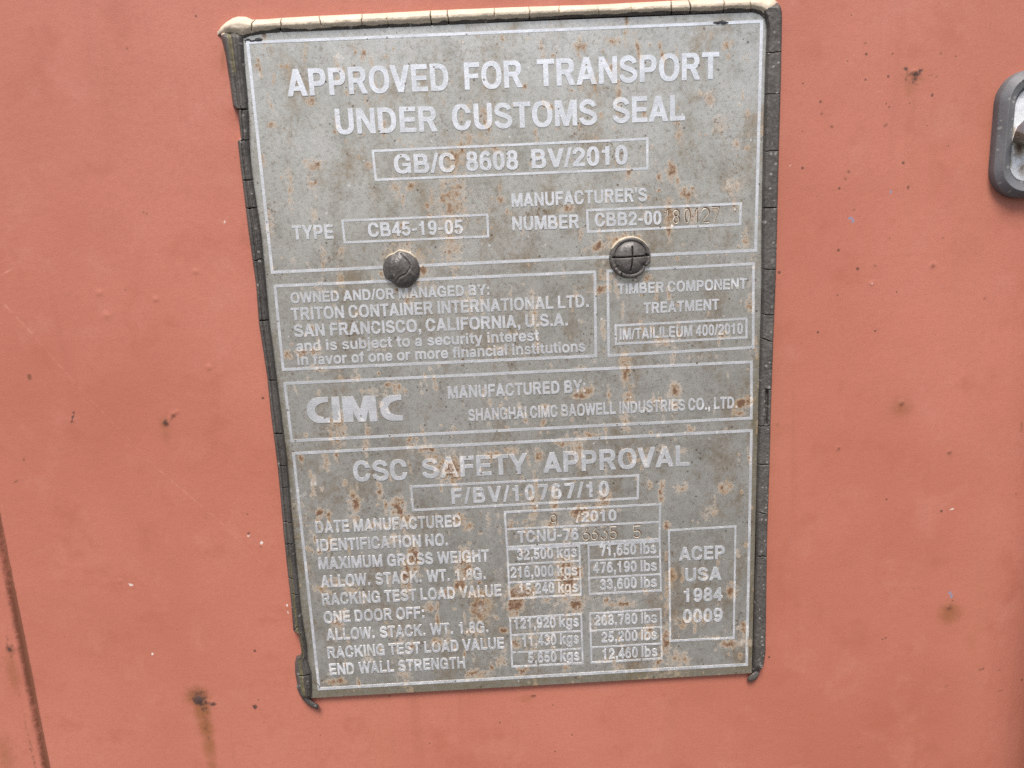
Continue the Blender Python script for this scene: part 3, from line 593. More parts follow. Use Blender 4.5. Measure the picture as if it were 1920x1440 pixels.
# --- lettering ------------------------------------------------------
FONT = json.loads('''{"A":[994,[[602,1006,594,1011,338,1011,327,1003,332,978,-7,37,-17,6,-9,-7,228,-7,235,0,302,184,309,192,622,191,690,12,703,-7,938,-8,948,0,602,966,598,978,605,1000],[466,617,556,371,375,372]]],"B":[984,[[752,925,706,963,666,985,578,1008,62,1011,53,1004,52,3,58,-6,638,-8,700,5,747,24,800,61,838,102,867,153,882,203,889,250,889,325,876,397,851,453,824,491,766,541,798,597,810,634,817,672,817,778,798,853,782,884],[619,392,638,369,651,338,655,253,638,206,616,180,572,164,284,166,284,410,572,411],[557,812,570,797,582,766,586,703,576,666,556,637,519,620,284,622,284,829,519,830]]],"C":[984,[[780,909,709,967,662,992,619,1007,531,1023,387,1023,291,1004,216,970,169,936,123,891,83,834,40,734,17,631,11,559,11,441,17,369,40,266,83,166,123,109,169,64,216,30,291,-4,387,-23,531,-23,594,-13,662,8,729,47,780,91,838,169,882,272,895,325,895,341,888,348,669,348,658,338,648,300,626,253,606,224,578,195,562,184,513,162,478,155,441,155,406,162,363,180,338,199,309,231,268,312,252,378,245,428,245,572,252,622,268,687,296,750,319,782,352,812,387,832,441,845,478,845,531,832,562,816,605,778,626,747,648,700,658,662,669,652,891,655,895,662,895,678,860,788,838,831]]],"D":[1014,[[786,875,742,916,691,951,622,982,547,1002,428,1011,62,1011,53,1004,52,3,58,-6,503,-8,562,2,622,18,691,49,766,105,806,149,842,200,867,250,892,325,908,428,908,572,892,675,867,750,832,816],[578,776,603,751,626,719,648,675,670,594,677,538,677,462,667,391,648,325,626,281,601,247,562,212,516,187,450,170,284,171,284,828,469,827,516,813]]],"E":[894,[[805,1006,797,1011,62,1011,53,1004,52,3,58,-6,806,-8,816,-1,817,159,809,170,288,170,283,175,284,416,756,417,767,428,767,575,759,585,284,587,284,828,800,830,808,841]]],"F":[834,[[777,1006,769,1011,62,1011,52,1003,52,3,59,-7,272,-8,282,0,284,410,706,411,717,419,717,575,709,585,284,587,284,828,772,830,780,841]]],"G":[1054,[[839,881,788,933,741,967,656,1004,556,1023,406,1023,303,1004,269,992,200,954,169,930,122,883,71,806,33,709,14,600,11,441,17,372,30,303,65,206,109,133,171,69,225,30,284,2,328,-11,406,-23,556,-23,600,-17,675,2,756,45,761,41,762,0,769,-7,928,-8,938,-1,939,528,931,538,484,536,480,528,480,381,488,371,756,370,761,366,759,312,694,310,651,237,620,203,559,168,503,155,459,155,400,168,363,187,327,216,293,262,268,319,245,428,245,572,265,672,293,737,327,784,349,803,400,832,434,841,459,845,525,841,581,823,636,781,663,744,693,675,703,662,922,661,932,669,933,681,913,750,882,819]]],"H":[1004,[[914,1006,906,1011,697,1011,687,1003,686,603,681,598,284,600,282,1003,272,1011,62,1011,55,1006,52,3,56,-5,272,-8,282,0,283,416,288,420,684,419,687,0,697,-8,906,-8,914,-3]]],"I":[374,[[280,1006,272,1011,62,1011,52,1003,52,3,59,-7,272,-8,282,0]]],"J":[784,[[677,1006,669,1011,456,1011,446,1003,445,266,435,222,417,188,400,171,359,155,325,159,299,172,280,191,265,222,255,266,255,300,247,310,31,311,21,303,27,213,49,137,83,81,128,36,159,15,219,-10,284,-23,416,-23,453,-17,516,2,569,33,617,81,638,112,667,181,680,269]]],"K":[1004,[[945,1006,938,1011,659,1010,284,638,282,1003,272,1011,62,1011,55,1006,52,3,56,-5,272,-8,281,-1,284,331,438,484,684,-5,966,-8,974,-3,976,9,615,659,945,994]]],"L":[834,[[280,1006,272,1011,62,1011,52,1003,52,0,62,-8,772,-7,780,3,780,159,772,170,284,172]]],"M":[1184,[[1095,1006,1088,1011,797,1011,788,1004,575,347,363,1004,353,1011,56,1008,52,1000,55,-3,62,-8,256,-8,267,0,269,468,462,6,472,-7,675,-8,683,-3,878,460,880,0,891,-8,1094,-5,1098,3]]],"N":[1004,[[914,1006,906,1011,706,1011,696,1003,694,370,294,1008,62,1011,55,1006,52,3,56,-5,262,-8,273,0,275,632,675,-5,906,-8,914,-3]]],"O":[1054,[[877,881,811,944,747,982,691,1004,588,1023,434,1023,341,1007,288,988,244,967,186,925,148,888,96,812,71,759,49,691,33,588,30,500,33,412,49,309,77,225,116,155,148,112,184,76,244,33,288,12,366,-13,434,-23,588,-23,691,-4,747,18,811,56,877,119,913,169,954,253,980,353,989,441,986,600,967,706,954,747,926,809],[669,785,710,728,732,678,748,616,755,569,752,406,741,353,720,291,688,237,669,215,638,190,594,168,534,155,488,155,419,171,364,203,328,243,296,300,274,372,264,447,264,553,274,628,296,700,327,756,363,795,387,813,447,838,488,845,559,841,616,823]]],"P":[934,[[767,916,734,945,669,982,609,1001,566,1008,62,1011,53,1004,52,3,58,-6,272,-8,282,0,284,350,559,352,606,358,659,374,700,393,741,420,784,464,823,528,842,588,848,634,848,725,842,772,826,825,807,862],[566,808,588,786,604,756,617,694,617,666,607,612,588,575,569,555,544,540,506,530,284,531,284,829,509,830,538,823]]],"Q":[1054,[[877,881,811,944,747,982,691,1004,588,1023,434,1023,341,1007,288,988,244,967,186,925,148,888,96,812,71,759,49,691,33,588,30,500,33,412,49,309,77,225,116,155,148,112,184,76,244,33,303,5,366,-13,434,-23,616,-20,691,-4,747,16,859,-89,886,-88,995,12,995,25,888,131,938,216,973,319,989,441,989,559,980,647,954,747,913,831],[669,785,710,728,732,678,748,616,755,569,755,431,741,353,726,306,716,292,634,367,606,367,502,259,590,169,534,155,488,155,419,171,364,203,328,243,296,300,274,372,264,447,264,553,274,628,296,700,327,756,363,795,387,813,447,838,488,845,559,841,616,823]]],"R":[994,[[820,906,781,945,741,973,688,995,625,1008,62,1011,55,1006,52,3,56,-5,272,-8,282,0,283,406,288,411,441,411,448,406,649,19,669,-7,916,-8,924,-3,926,9,694,425,759,458,814,506,845,550,867,603,880,684,877,769,857,844],[606,817,629,791,645,741,645,681,638,650,623,619,606,602,569,586,284,588,284,835,559,836,594,826]]],"S":[914,[[755,888,706,932,662,960,609,985,559,1001,503,1011,387,1014,300,1001,209,967,149,928,100,883,68,838,52,803,36,737,39,675,49,634,86,562,216,487,431,420,566,370,625,336,648,309,655,291,654,275,645,256,612,224,556,196,472,177,403,177,316,199,278,218,242,247,227,272,223,297,216,304,178,305,25,282,17,272,20,237,43,175,73,131,124,81,172,49,216,27,288,2,394,-14,491,-14,566,-4,625,12,672,30,736,66,772,95,816,142,851,206,863,256,861,325,838,391,812,433,775,474,722,513,644,551,441,623,309,662,253,693,245,706,245,725,252,744,283,778,328,804,400,823,459,823,491,817,556,791,594,764,610,737,618,712,628,705,656,705,812,743,820,756,810,797,788,844]]],"T":[854,[[814,1006,806,1011,12,1011,2,1003,2,841,9,830,288,830,292,825,292,3,300,-7,516,-8,526,0,527,825,531,830,809,830,817,841]]],"U":[994,[[905,1006,897,1011,688,1011,677,1003,677,350,670,306,651,250,616,202,559,168,503,155,438,158,400,168,369,184,343,203,327,222,302,266,293,294,283,359,282,1003,272,1011,62,1011,53,1004,55,294,68,231,102,150,136,103,192,50,266,8,356,-17,403,-23,584,-20,659,-4,738,30,781,61,841,124,867,166,885,209,898,253,908,316]]],"V":[934,[[914,1006,906,1011,672,1011,662,1004,450,388,238,1004,228,1011,-6,1011,-17,1003,-17,991,30,850,296,69,318,6,328,-7,569,-8,579,0,917,991]]],"W":[1304,[[1286,1006,1278,1011,1062,1011,1052,1003,920,462,912,450,748,1003,738,1011,528,1010,518,994,356,450,220,1003,209,1011,-13,1008,-17,1000,-17,984,226,0,238,-8,453,-8,463,0,634,592,805,0,816,-8,1041,-5,1273,928,1289,997]]],"X":[954,[[914,1006,906,1011,650,1010,637,997,459,731,272,1010,12,1011,5,1006,2,997,27,956,319,516,-13,12,-17,3,-13,-5,253,-7,459,299,666,-7,925,-8,933,-3,935,9,602,512,609,528,913,987,917,997]]],"Y":[954,[[936,1006,928,1011,677,1009,459,619,251,1000,242,1009,-6,1011,-17,1003,-10,981,341,381,342,3,350,-7,566,-8,576,0,577,378,932,984,939,1000]]],"Z":[884,[[814,1006,806,1011,41,1011,31,1004,30,841,38,830,518,828,21,162,20,3,27,-6,806,-8,816,-1,817,159,809,170,313,172,817,834]]],"0":[804,[[630,916,572,970,497,1007,422,1020,350,1020,300,1014,247,998,175,952,130,903,83,822,52,728,33,600,30,500,33,400,42,322,71,209,105,134,131,96,175,48,247,2,297,-13,350,-20,453,-17,516,-1,573,31,630,84,667,137,695,197,720,281,736,387,739,434,736,612,720,719,695,803,667,862],[434,830,457,800,476,763,502,662,511,572,508,384,488,275,457,200,431,168,409,155,384,150,353,159,324,184,302,219,284,269,270,325,261,400,258,456,261,600,270,675,284,731,302,781,322,814,344,835,372,848,400,848]]],"1":[804,[[511,1006,503,1011,288,1010,280,1000,278,831,269,827,91,811,80,803,80,662,86,653,275,652,280,647,280,3,288,-7,503,-8,513,0]]],"2":[804,[[674,881,606,945,578,963,519,992,459,1008,344,1011,259,995,197,967,147,933,91,873,68,841,43,784,30,725,30,672,38,662,234,662,242,669,242,700,249,728,274,769,312,798,375,817,394,817,444,804,484,780,500,764,520,731,527,706,527,672,510,631,495,609,200,314,184,308,59,174,38,170,31,164,30,3,36,-6,719,-8,728,-1,730,159,722,170,391,170,366,188,667,491,701,538,723,584,739,647,739,731,729,778,710,825]]],"3":[804,[[642,897,588,948,538,979,497,995,412,1014,328,1014,259,1001,191,973,137,936,86,881,74,862,52,822,36,769,44,758,59,752,200,712,231,712,238,719,252,759,274,788,297,804,338,820,384,823,422,813,457,794,488,759,498,731,498,697,485,666,466,642,444,627,394,608,369,605,294,608,284,601,283,519,273,428,284,417,419,404,447,395,489,372,523,334,535,300,532,269,520,241,482,203,450,187,406,173,363,170,300,187,252,216,230,241,213,291,206,298,172,298,22,263,12,253,12,237,21,197,49,141,98,84,147,43,206,12,297,-14,431,-17,472,-11,544,12,603,43,656,86,701,141,729,197,742,250,742,328,726,391,698,444,628,519,676,581,701,644,708,691,708,737,701,784,676,847]]],"4":[804,[[614,1006,606,1011,412,1011,401,1003,11,359,11,213,19,202,400,200,402,3,412,-8,609,-7,617,3,618,200,747,202,758,213,755,366,747,370,622,370,617,375],[400,627,400,372,248,372]]],"5":[804,[[686,1006,678,1011,131,1011,121,1003,52,450,62,442,106,442,147,448,169,415,200,414,309,463,347,473,387,473,428,460,481,426,501,403,523,347,525,319,520,288,507,256,491,233,447,199,397,180,350,177,319,184,281,199,234,239,218,266,207,300,194,311,169,310,12,255,8,241,21,200,62,127,122,67,175,30,241,2,300,-11,406,-14,469,-4,538,21,595,56,655,112,695,169,723,241,733,291,733,359,713,441,685,497,650,542,584,601,506,642,450,658,397,664,334,664,291,658,286,662,303,829,684,833,689,841]]],"6":[804,[[627,925,553,985,494,1013,431,1027,338,1023,275,1001,241,982,194,945,150,898,121,856,83,784,49,681,30,556,30,447,36,412,30,325,36,237,55,166,91,102,152,41,216,5,269,-11,344,-20,462,-17,528,-4,588,21,628,48,672,92,710,156,726,200,736,250,739,369,730,434,717,478,695,525,670,559,628,602,603,620,528,654,425,670,344,670,275,661,267,666,284,712,309,759,347,805,381,826,409,829,447,810,473,784,503,739,513,733,534,733,550,740,683,825,688,831,688,841,659,886],[469,476,501,434,520,366,520,284,501,216,469,174,431,152,403,145,366,145,331,155,299,175,280,197,262,234,252,269,248,353,268,431,299,475,331,495,363,504,422,501]]],"7":[804,[[736,1006,728,1011,41,1011,30,1003,30,841,38,830,468,828,193,9,193,0,200,-7,428,-8,442,3,712,781,727,825,738,838]]],"8":[804,[[652,919,597,970,525,1004,462,1017,344,1020,256,1007,187,979,155,956,128,930,99,891,80,850,70,809,67,691,77,641,102,584,150,528,88,470,49,403,33,334,33,225,46,166,68,119,92,84,122,55,166,24,234,-4,303,-17,428,-20,491,-14,547,-1,609,27,644,51,683,91,704,122,726,172,739,244,739,316,730,375,720,406,695,453,621,528,657,569,685,619,695,650,705,712,702,797,692,844,673,888],[488,380,510,344,520,309,516,234,504,203,488,181,438,152,406,145,363,145,316,159,277,188,255,228,248,262,248,300,259,341,271,366,291,386,341,410,412,414,441,407],[456,836,479,806,492,753,489,706,473,662,447,637,400,620,366,621,319,640,296,666,280,712,280,769,296,816,325,845,378,861,425,854]]],"9":[804,[[664,916,634,945,597,973,516,1007,425,1020,306,1017,222,998,156,963,97,908,58,844,43,800,33,750,30,631,39,566,52,522,74,475,98,441,141,398,166,380,241,346,344,330,425,330,494,339,502,334,485,288,460,241,422,195,387,174,363,170,331,184,295,216,262,264,234,267,81,170,80,159,102,125,142,75,196,28,250,-4,316,-23,397,-27,431,-23,494,-1,528,18,573,53,617,100,657,159,685,216,720,319,733,384,739,444,739,553,733,588,739,675,736,741,723,806,692,878],[472,823,501,781,520,703,517,622,501,569,476,531,438,505,403,495,366,495,338,502,303,521,284,539,268,566,252,612,248,716,268,784,302,828,338,848,366,855,419,851,450,838]]],"a":[804,[[655,650,616,688,578,713,531,735,456,755,391,761,322,758,228,735,162,701,105,650,77,609,66,571,206,512,234,512,258,547,281,563,316,579,359,589,400,589,453,576,497,551,507,541,516,516,513,511,484,510,477,503,475,407,391,423,225,420,169,407,119,385,88,364,58,334,33,297,21,259,17,159,37,97,58,66,88,36,119,15,159,-4,250,-23,391,-23,478,-5,688,-8,695,-3,698,500,691,510,657,512,697,523,702,531,702,553,685,603],[397,251,413,225,417,194,404,156,384,140,347,127,322,123,294,127,256,140,230,166,223,191,227,225,238,245,256,260,291,273,322,277,363,270]]],"b":[874,[[720,669,673,712,638,735,575,760,531,770,375,773,328,767,275,751,270,1006,262,1011,62,1011,55,1006,52,3,56,-5,262,-8,275,0,328,-17,375,-23,531,-20,575,-10,638,15,673,37,720,81,754,128,779,178,798,241,808,309,808,441,798,509,767,600],[522,576,538,559,563,516,583,444,586,331,573,259,538,191,509,165,484,152,456,145,406,149,366,168,342,191,318,231,305,266,295,319,295,431,305,484,318,519,341,557,364,581,387,595,422,605,456,605,484,598]]],"c":[804,[[695,669,644,713,588,745,531,763,469,773,331,773,256,760,175,726,105,669,62,609,30,538,14,459,11,328,21,250,43,178,77,116,122,64,175,24,256,-10,331,-23,469,-23,531,-13,588,5,644,37,695,81,729,125,757,178,780,253,779,262,772,270,559,270,529,213,494,174,441,149,378,145,341,155,316,168,271,213,246,269,233,353,233,397,242,466,252,500,271,538,305,575,359,601,422,605,459,595,484,582,519,551,556,493,769,493,776,500,777,509,757,572,729,625]]],"d":[874,[[786,1006,778,1011,578,1011,570,1006,566,751,525,763,466,773,334,773,275,763,228,748,167,712,117,666,80,612,52,547,33,450,30,375,39,256,55,194,90,122,117,84,150,51,197,18,253,-7,334,-23,466,-23,525,-13,566,0,578,-8,778,-8,788,0],[481,576,516,531,539,466,545,425,545,325,535,269,516,219,500,193,478,171,444,152,416,145,366,149,331,165,302,191,280,225,265,269,255,325,255,425,265,481,280,525,300,557,321,578,356,598,384,605,416,605,444,598]]],"e":[814,[[683,662,647,699,609,726,541,757,459,773,322,773,250,760,181,732,141,705,89,653,46,581,24,516,11,425,11,325,24,234,46,169,88,99,141,45,206,5,262,-13,322,-23,459,-23,503,-17,566,2,629,37,683,87,717,134,735,172,752,219,744,229,616,230,562,263,538,263,530,256,507,203,476,169,450,152,422,143,381,139,338,149,289,181,255,237,239,294,244,302,758,303,764,312,767,362,767,447,758,506,735,578,717,616],[478,580,501,556,526,509,539,466,541,440,240,441,239,456,246,484,271,544,289,569,319,591,359,607,400,611,450,598]]],"f":[494,[[445,1016,438,1020,328,1017,278,1007,231,988,194,964,155,925,133,894,112,841,102,800,100,762,-9,761,-20,753,-19,608,-9,602,97,602,102,597,102,3,109,-7,312,-8,323,0,323,597,328,602,438,602,448,612,447,754,438,761,328,761,327,781,337,812,359,841,391,855,438,852,448,859]]],"g":[874,[[786,756,778,761,578,761,562,752,513,767,469,773,331,773,291,767,219,745,166,713,111,662,80,619,46,534,36,484,33,319,55,216,83,156,106,124,131,95,181,55,216,37,281,15,359,5,441,5,500,11,562,29,567,25,564,-66,545,-106,500,-135,450,-148,419,-152,369,-148,306,-129,288,-117,265,-91,255,-59,254,-38,247,-30,41,-30,33,-41,33,-88,49,-144,76,-188,137,-242,178,-263,222,-279,300,-295,328,-298,519,-295,609,-276,672,-248,722,-211,757,-169,779,-122,789,-72],[481,583,504,559,526,519,542,459,545,344,535,288,507,225,475,193,453,180,419,170,366,174,334,187,308,206,284,241,265,288,255,344,255,438,265,491,274,519,297,561,321,584,350,601,391,611,409,611,450,601]]],"h":[874,[[711,672,670,709,634,732,594,751,534,767,491,773,350,773,275,762,270,1006,262,1011,62,1011,55,1006,52,3,56,-5,262,-8,273,0,273,456,280,494,296,538,325,573,353,591,400,605,459,601,513,576,538,547,560,494,567,447,568,0,578,-8,778,-8,786,-3,786,503,776,553,760,597,742,631]]],"i":[394,[[270,756,262,761,62,761,52,753,52,3,59,-7,262,-8,273,0],[270,1006,262,1011,58,1009,52,1000,53,849,62,842,267,844,273,853]]],"j":[394,[[289,756,281,761,81,761,71,753,70,-78,55,-113,25,-132,0,-139,-69,-136,-79,-144,-80,-278,-72,-288,44,-289,109,-279,159,-263,225,-224,253,-195,282,-144,292,-103],[289,1006,281,1011,77,1009,70,1000,72,849,81,842,286,844,292,853]]],"k":[834,[[777,756,769,761,509,760,275,523,273,1003,262,1011,62,1011,55,1006,52,3,56,-5,262,-8,270,-3,274,269,363,354,546,-6,806,-8,814,-3,817,6,807,25,534,512,777,744]]],"l":[374,[[270,1006,262,1011,62,1011,52,1000,52,3,62,-8,262,-8,273,3]]],"m":[1274,[[1130,669,1089,709,1031,745,962,767,916,773,753,770,688,754,622,721,547,757,466,773,334,773,269,761,59,760,52,750,52,0,62,-8,262,-8,273,0,273,456,292,469,299,531,324,575,369,601,416,605,441,598,476,575,498,541,508,500,508,0,519,-8,723,-6,730,3,730,500,734,519,756,567,788,591,831,605,866,605,894,598,925,580,948,553,964,506,968,0,978,-8,1181,-7,1189,3,1189,509,1170,600,1157,628]]],"n":[874,[[711,672,670,709,634,732,575,757,516,770,350,773,272,759,62,761,55,756,52,3,56,-5,262,-8,273,0,273,456,280,494,296,538,325,573,353,591,400,605,459,601,513,576,538,547,560,494,567,447,568,0,578,-8,778,-8,786,-3,786,503,776,553,760,597,742,631]]],"o":[874,[[739,650,676,709,612,745,553,763,491,773,350,773,262,757,184,723,128,680,87,631,52,569,33,506,20,409,23,297,37,228,52,181,71,144,117,81,164,41,206,15,262,-7,350,-23,491,-23,553,-13,612,5,656,27,691,51,739,100,773,150,801,219,817,303,817,447,807,506,782,581],[531,567,570,516,592,444,595,328,579,256,545,197,528,180,484,155,444,145,397,145,356,155,325,171,295,197,277,222,255,275,245,325,245,425,265,503,284,538,309,567,356,595,378,601,397,605,462,601,484,595]]],"r":[584,[[555,769,547,773,416,773,331,761,278,745,262,761,62,761,52,753,52,3,59,-7,262,-8,273,0,273,444,284,481,308,522,334,545,363,560,444,583,547,586,555,591]]],"s":[794,[[661,666,620,703,584,726,519,754,434,770,325,770,231,751,187,732,136,700,92,656,65,609,55,569,58,500,88,436,228,365,466,279,502,247,536,228,556,206,539,184,509,168,450,149,403,142,341,145,259,168,228,186,218,197,210,219,200,227,172,227,59,198,33,184,40,144,69,96,94,70,144,33,222,-1,325,-20,447,-20,534,-4,603,21,661,56,708,103,735,156,742,219,729,272,684,333,644,367,611,384,572,423,300,521,242,553,259,573,303,595,344,605,391,608,472,588,513,563,524,538,534,527,559,527,691,568,700,577,692,619]]],"t":[514,[[320,956,312,961,112,961,105,956,100,763,-9,761,-19,754,-20,612,-9,602,97,602,102,597,102,181,121,125,144,86,192,37,266,-1,341,-17,447,-20,458,-9,457,131,447,139,412,139,381,146,353,162,334,188,323,225,323,597,328,602,447,602,455,606,458,750,447,761,325,763]]],"u":[874,[[786,756,778,761,578,761,568,753,567,303,561,259,538,203,516,177,478,155,441,145,400,145,369,152,328,174,296,213,280,253,273,294,273,753,262,761,62,761,55,756,55,244,68,184,93,128,122,86,156,51,200,21,247,-1,288,-13,350,-23,491,-23,569,-8,778,-8,786,-3]]],"v":[814,[[795,756,788,761,562,761,555,756,391,310,227,756,219,761,-6,761,-17,753,-17,741,277,6,288,-7,488,-8,501,3,798,744]]],"w":[1114,[[1095,756,1088,761,881,761,873,756,775,379,651,747,641,760,441,761,433,756,306,381,302,384,208,753,197,761,-11,759,-17,753,-17,741,-10,712,181,-1,191,-8,387,-8,399,0,541,417,681,-1,691,-8,892,-6,901,3,910,37,1098,741]]],"y":[814,[[795,756,788,761,562,761,555,756,397,305,227,756,219,761,-6,761,-17,753,-17,741,277,6,291,-13,247,-138,62,-139,53,-146,52,-288,59,-298,369,-298,384,-289,422,-288,429,-281,788,716,798,747]]],".":[394,[[305,194,297,198,75,195,70,188,73,-3,81,-8,303,-5,308,3]]],",":[394,[[305,194,297,198,81,198,71,191,71,0,81,-8,159,-8,164,-13,71,-216,78,-229,172,-229,307,-66]]],":":[434,[[314,194,306,198,84,195,80,188,83,-3,91,-8,312,-5,317,3],[314,734,306,739,84,736,80,728,83,534,91,530,312,533,317,541]]],"/":[434,[[436,1025,428,1030,262,1030,249,1016,-38,-13,-38,-22,-31,-29,137,-30,151,-16,438,1013]]],"-":[554,[[477,484,469,489,50,488,42,478,43,338,53,330,472,330,480,341]]],"\'":[333,[[255,1044,247,1048,44,1048,33,1041,33,1019,80,681,88,671,197,670,210,684,258,1025]]],"(":[950,[[838,1000,503,1002,434,998,369,988,284,963,216,929,153,883,91,814,46,737,11,628,2,566,5,406,21,331,37,284,71,216,117,153,186,91,238,58,284,37,331,21,406,5,838,3,838,188,709,192,609,208,522,234,456,265,403,302,356,352,327,403,311,466,311,534,327,597,367,662,403,698,441,726,522,766,606,791,709,808,838,812]]],"[":[410,[[310,1000,16,1002,11,997,11,6,16,2,306,2,311,6]]],"=":[1420,[[1279,1000,822,1001,659,486,429,1000,0,1001,-1,3,369,3,372,421,559,3,841,3,969,487,999,3,1278,3]]]}''')
HL = HP + .00016                               # face of the raised lettering


GLYPH = {}


def glyph_mesh(ch):
    """filled, extruded outline of one character in its own units: vertices (n, 3) and faces"""
    if ch not in GLYPH:
        pts, edges, loops = [], [], []
        for L in FONT[ch][1]:
            q = np.array(L, float).reshape(-1, 2) / 1000
            k, n = len(pts), len(q)
            pts += q.tolist(); edges += [(k + i, k + (i + 1) % n) for i in range(n)]; loops.append(q)
        v2, _, f2, _, _, _ = delaunay_2d_cdt([Vector(p) for p in pts], edges, [], 0, 1e-5)
        v2 = np.array([tuple(p) for p in v2])
        cen = np.array([v2[list(f)].mean(0) for f in f2])
        ins = np.zeros(len(cen), bool)
        for q in loops:                       # even-odd test keeps the counters open
            for (xa, ya), (xb, yb) in zip(q, np.roll(q, -1, 0)):
                if ya != yb:
                    ins ^= ((ya > cen[:, 1]) != (yb > cen[:, 1])) & (cen[:, 0] < (xb - xa) * (cen[:, 1] - ya) / (yb - ya) + xa)
        fc = [tuple(f) for f, k in zip(f2, ins) if k]
        co = np.concatenate([v2, np.full((len(v2), 1), .5)], 1)
        for q in loops:
            k, n = len(co), len(q)
            co = np.vstack([co, np.c_[q, np.full(n, .5)], np.c_[q, np.full(n, -.5)]])
            fc += [(k + i, k + n + i, k + n + (i + 1) % n, k + (i + 1) % n) for i in range(n)]
        GLYPH[ch] = (co, fc)
    return GLYPH[ch]


def add_text(vs, fs, txt, x0, y0, x1, y1, cap, space=.34, track=0.0):
    pen, items = 0.0, []
    for ch in txt:
        if ch == ' ':
            pen += space; continue
        adv = FONT[ch][0]
        items.append((pen, ch)); pen += adv / 1000 + track
    xs = [p + glyph_mesh(c)[0][:, 0].min() for p, c in items]
    xe = [p + glyph_mesh(c)[0][:, 0].max() for p, c in items]
    lo, hi = min(xs), max(xe)
    A, B = P(x0, y0, HL), P(x1, y1, HL)
    ca = P(x0, y0 - cap, HL)[2] - A[2]; cb = P(x1, y1 - cap, HL)[2] - B[2]
    for n_, (p, c) in enumerate(items):
        q, fc = glyph_mesh(c)
        f = (q[:, 0] + p - lo) / (hi - lo)
        W = A[None] * (1 - f[:, None]) + B[None] * f[:, None]
        W[:, 2] += q[:, 1] * (ca * (1 - f) + cb * f)
        W[:, 1] = -(HP + .00007 + (n_ % 2) * .000006 + q[:, 2] * .00036)
        k = sum(len(v_) for v_ in vs)
        vs.append(W); fs.extend(tuple(i + k for i in g_) for g_ in fc)


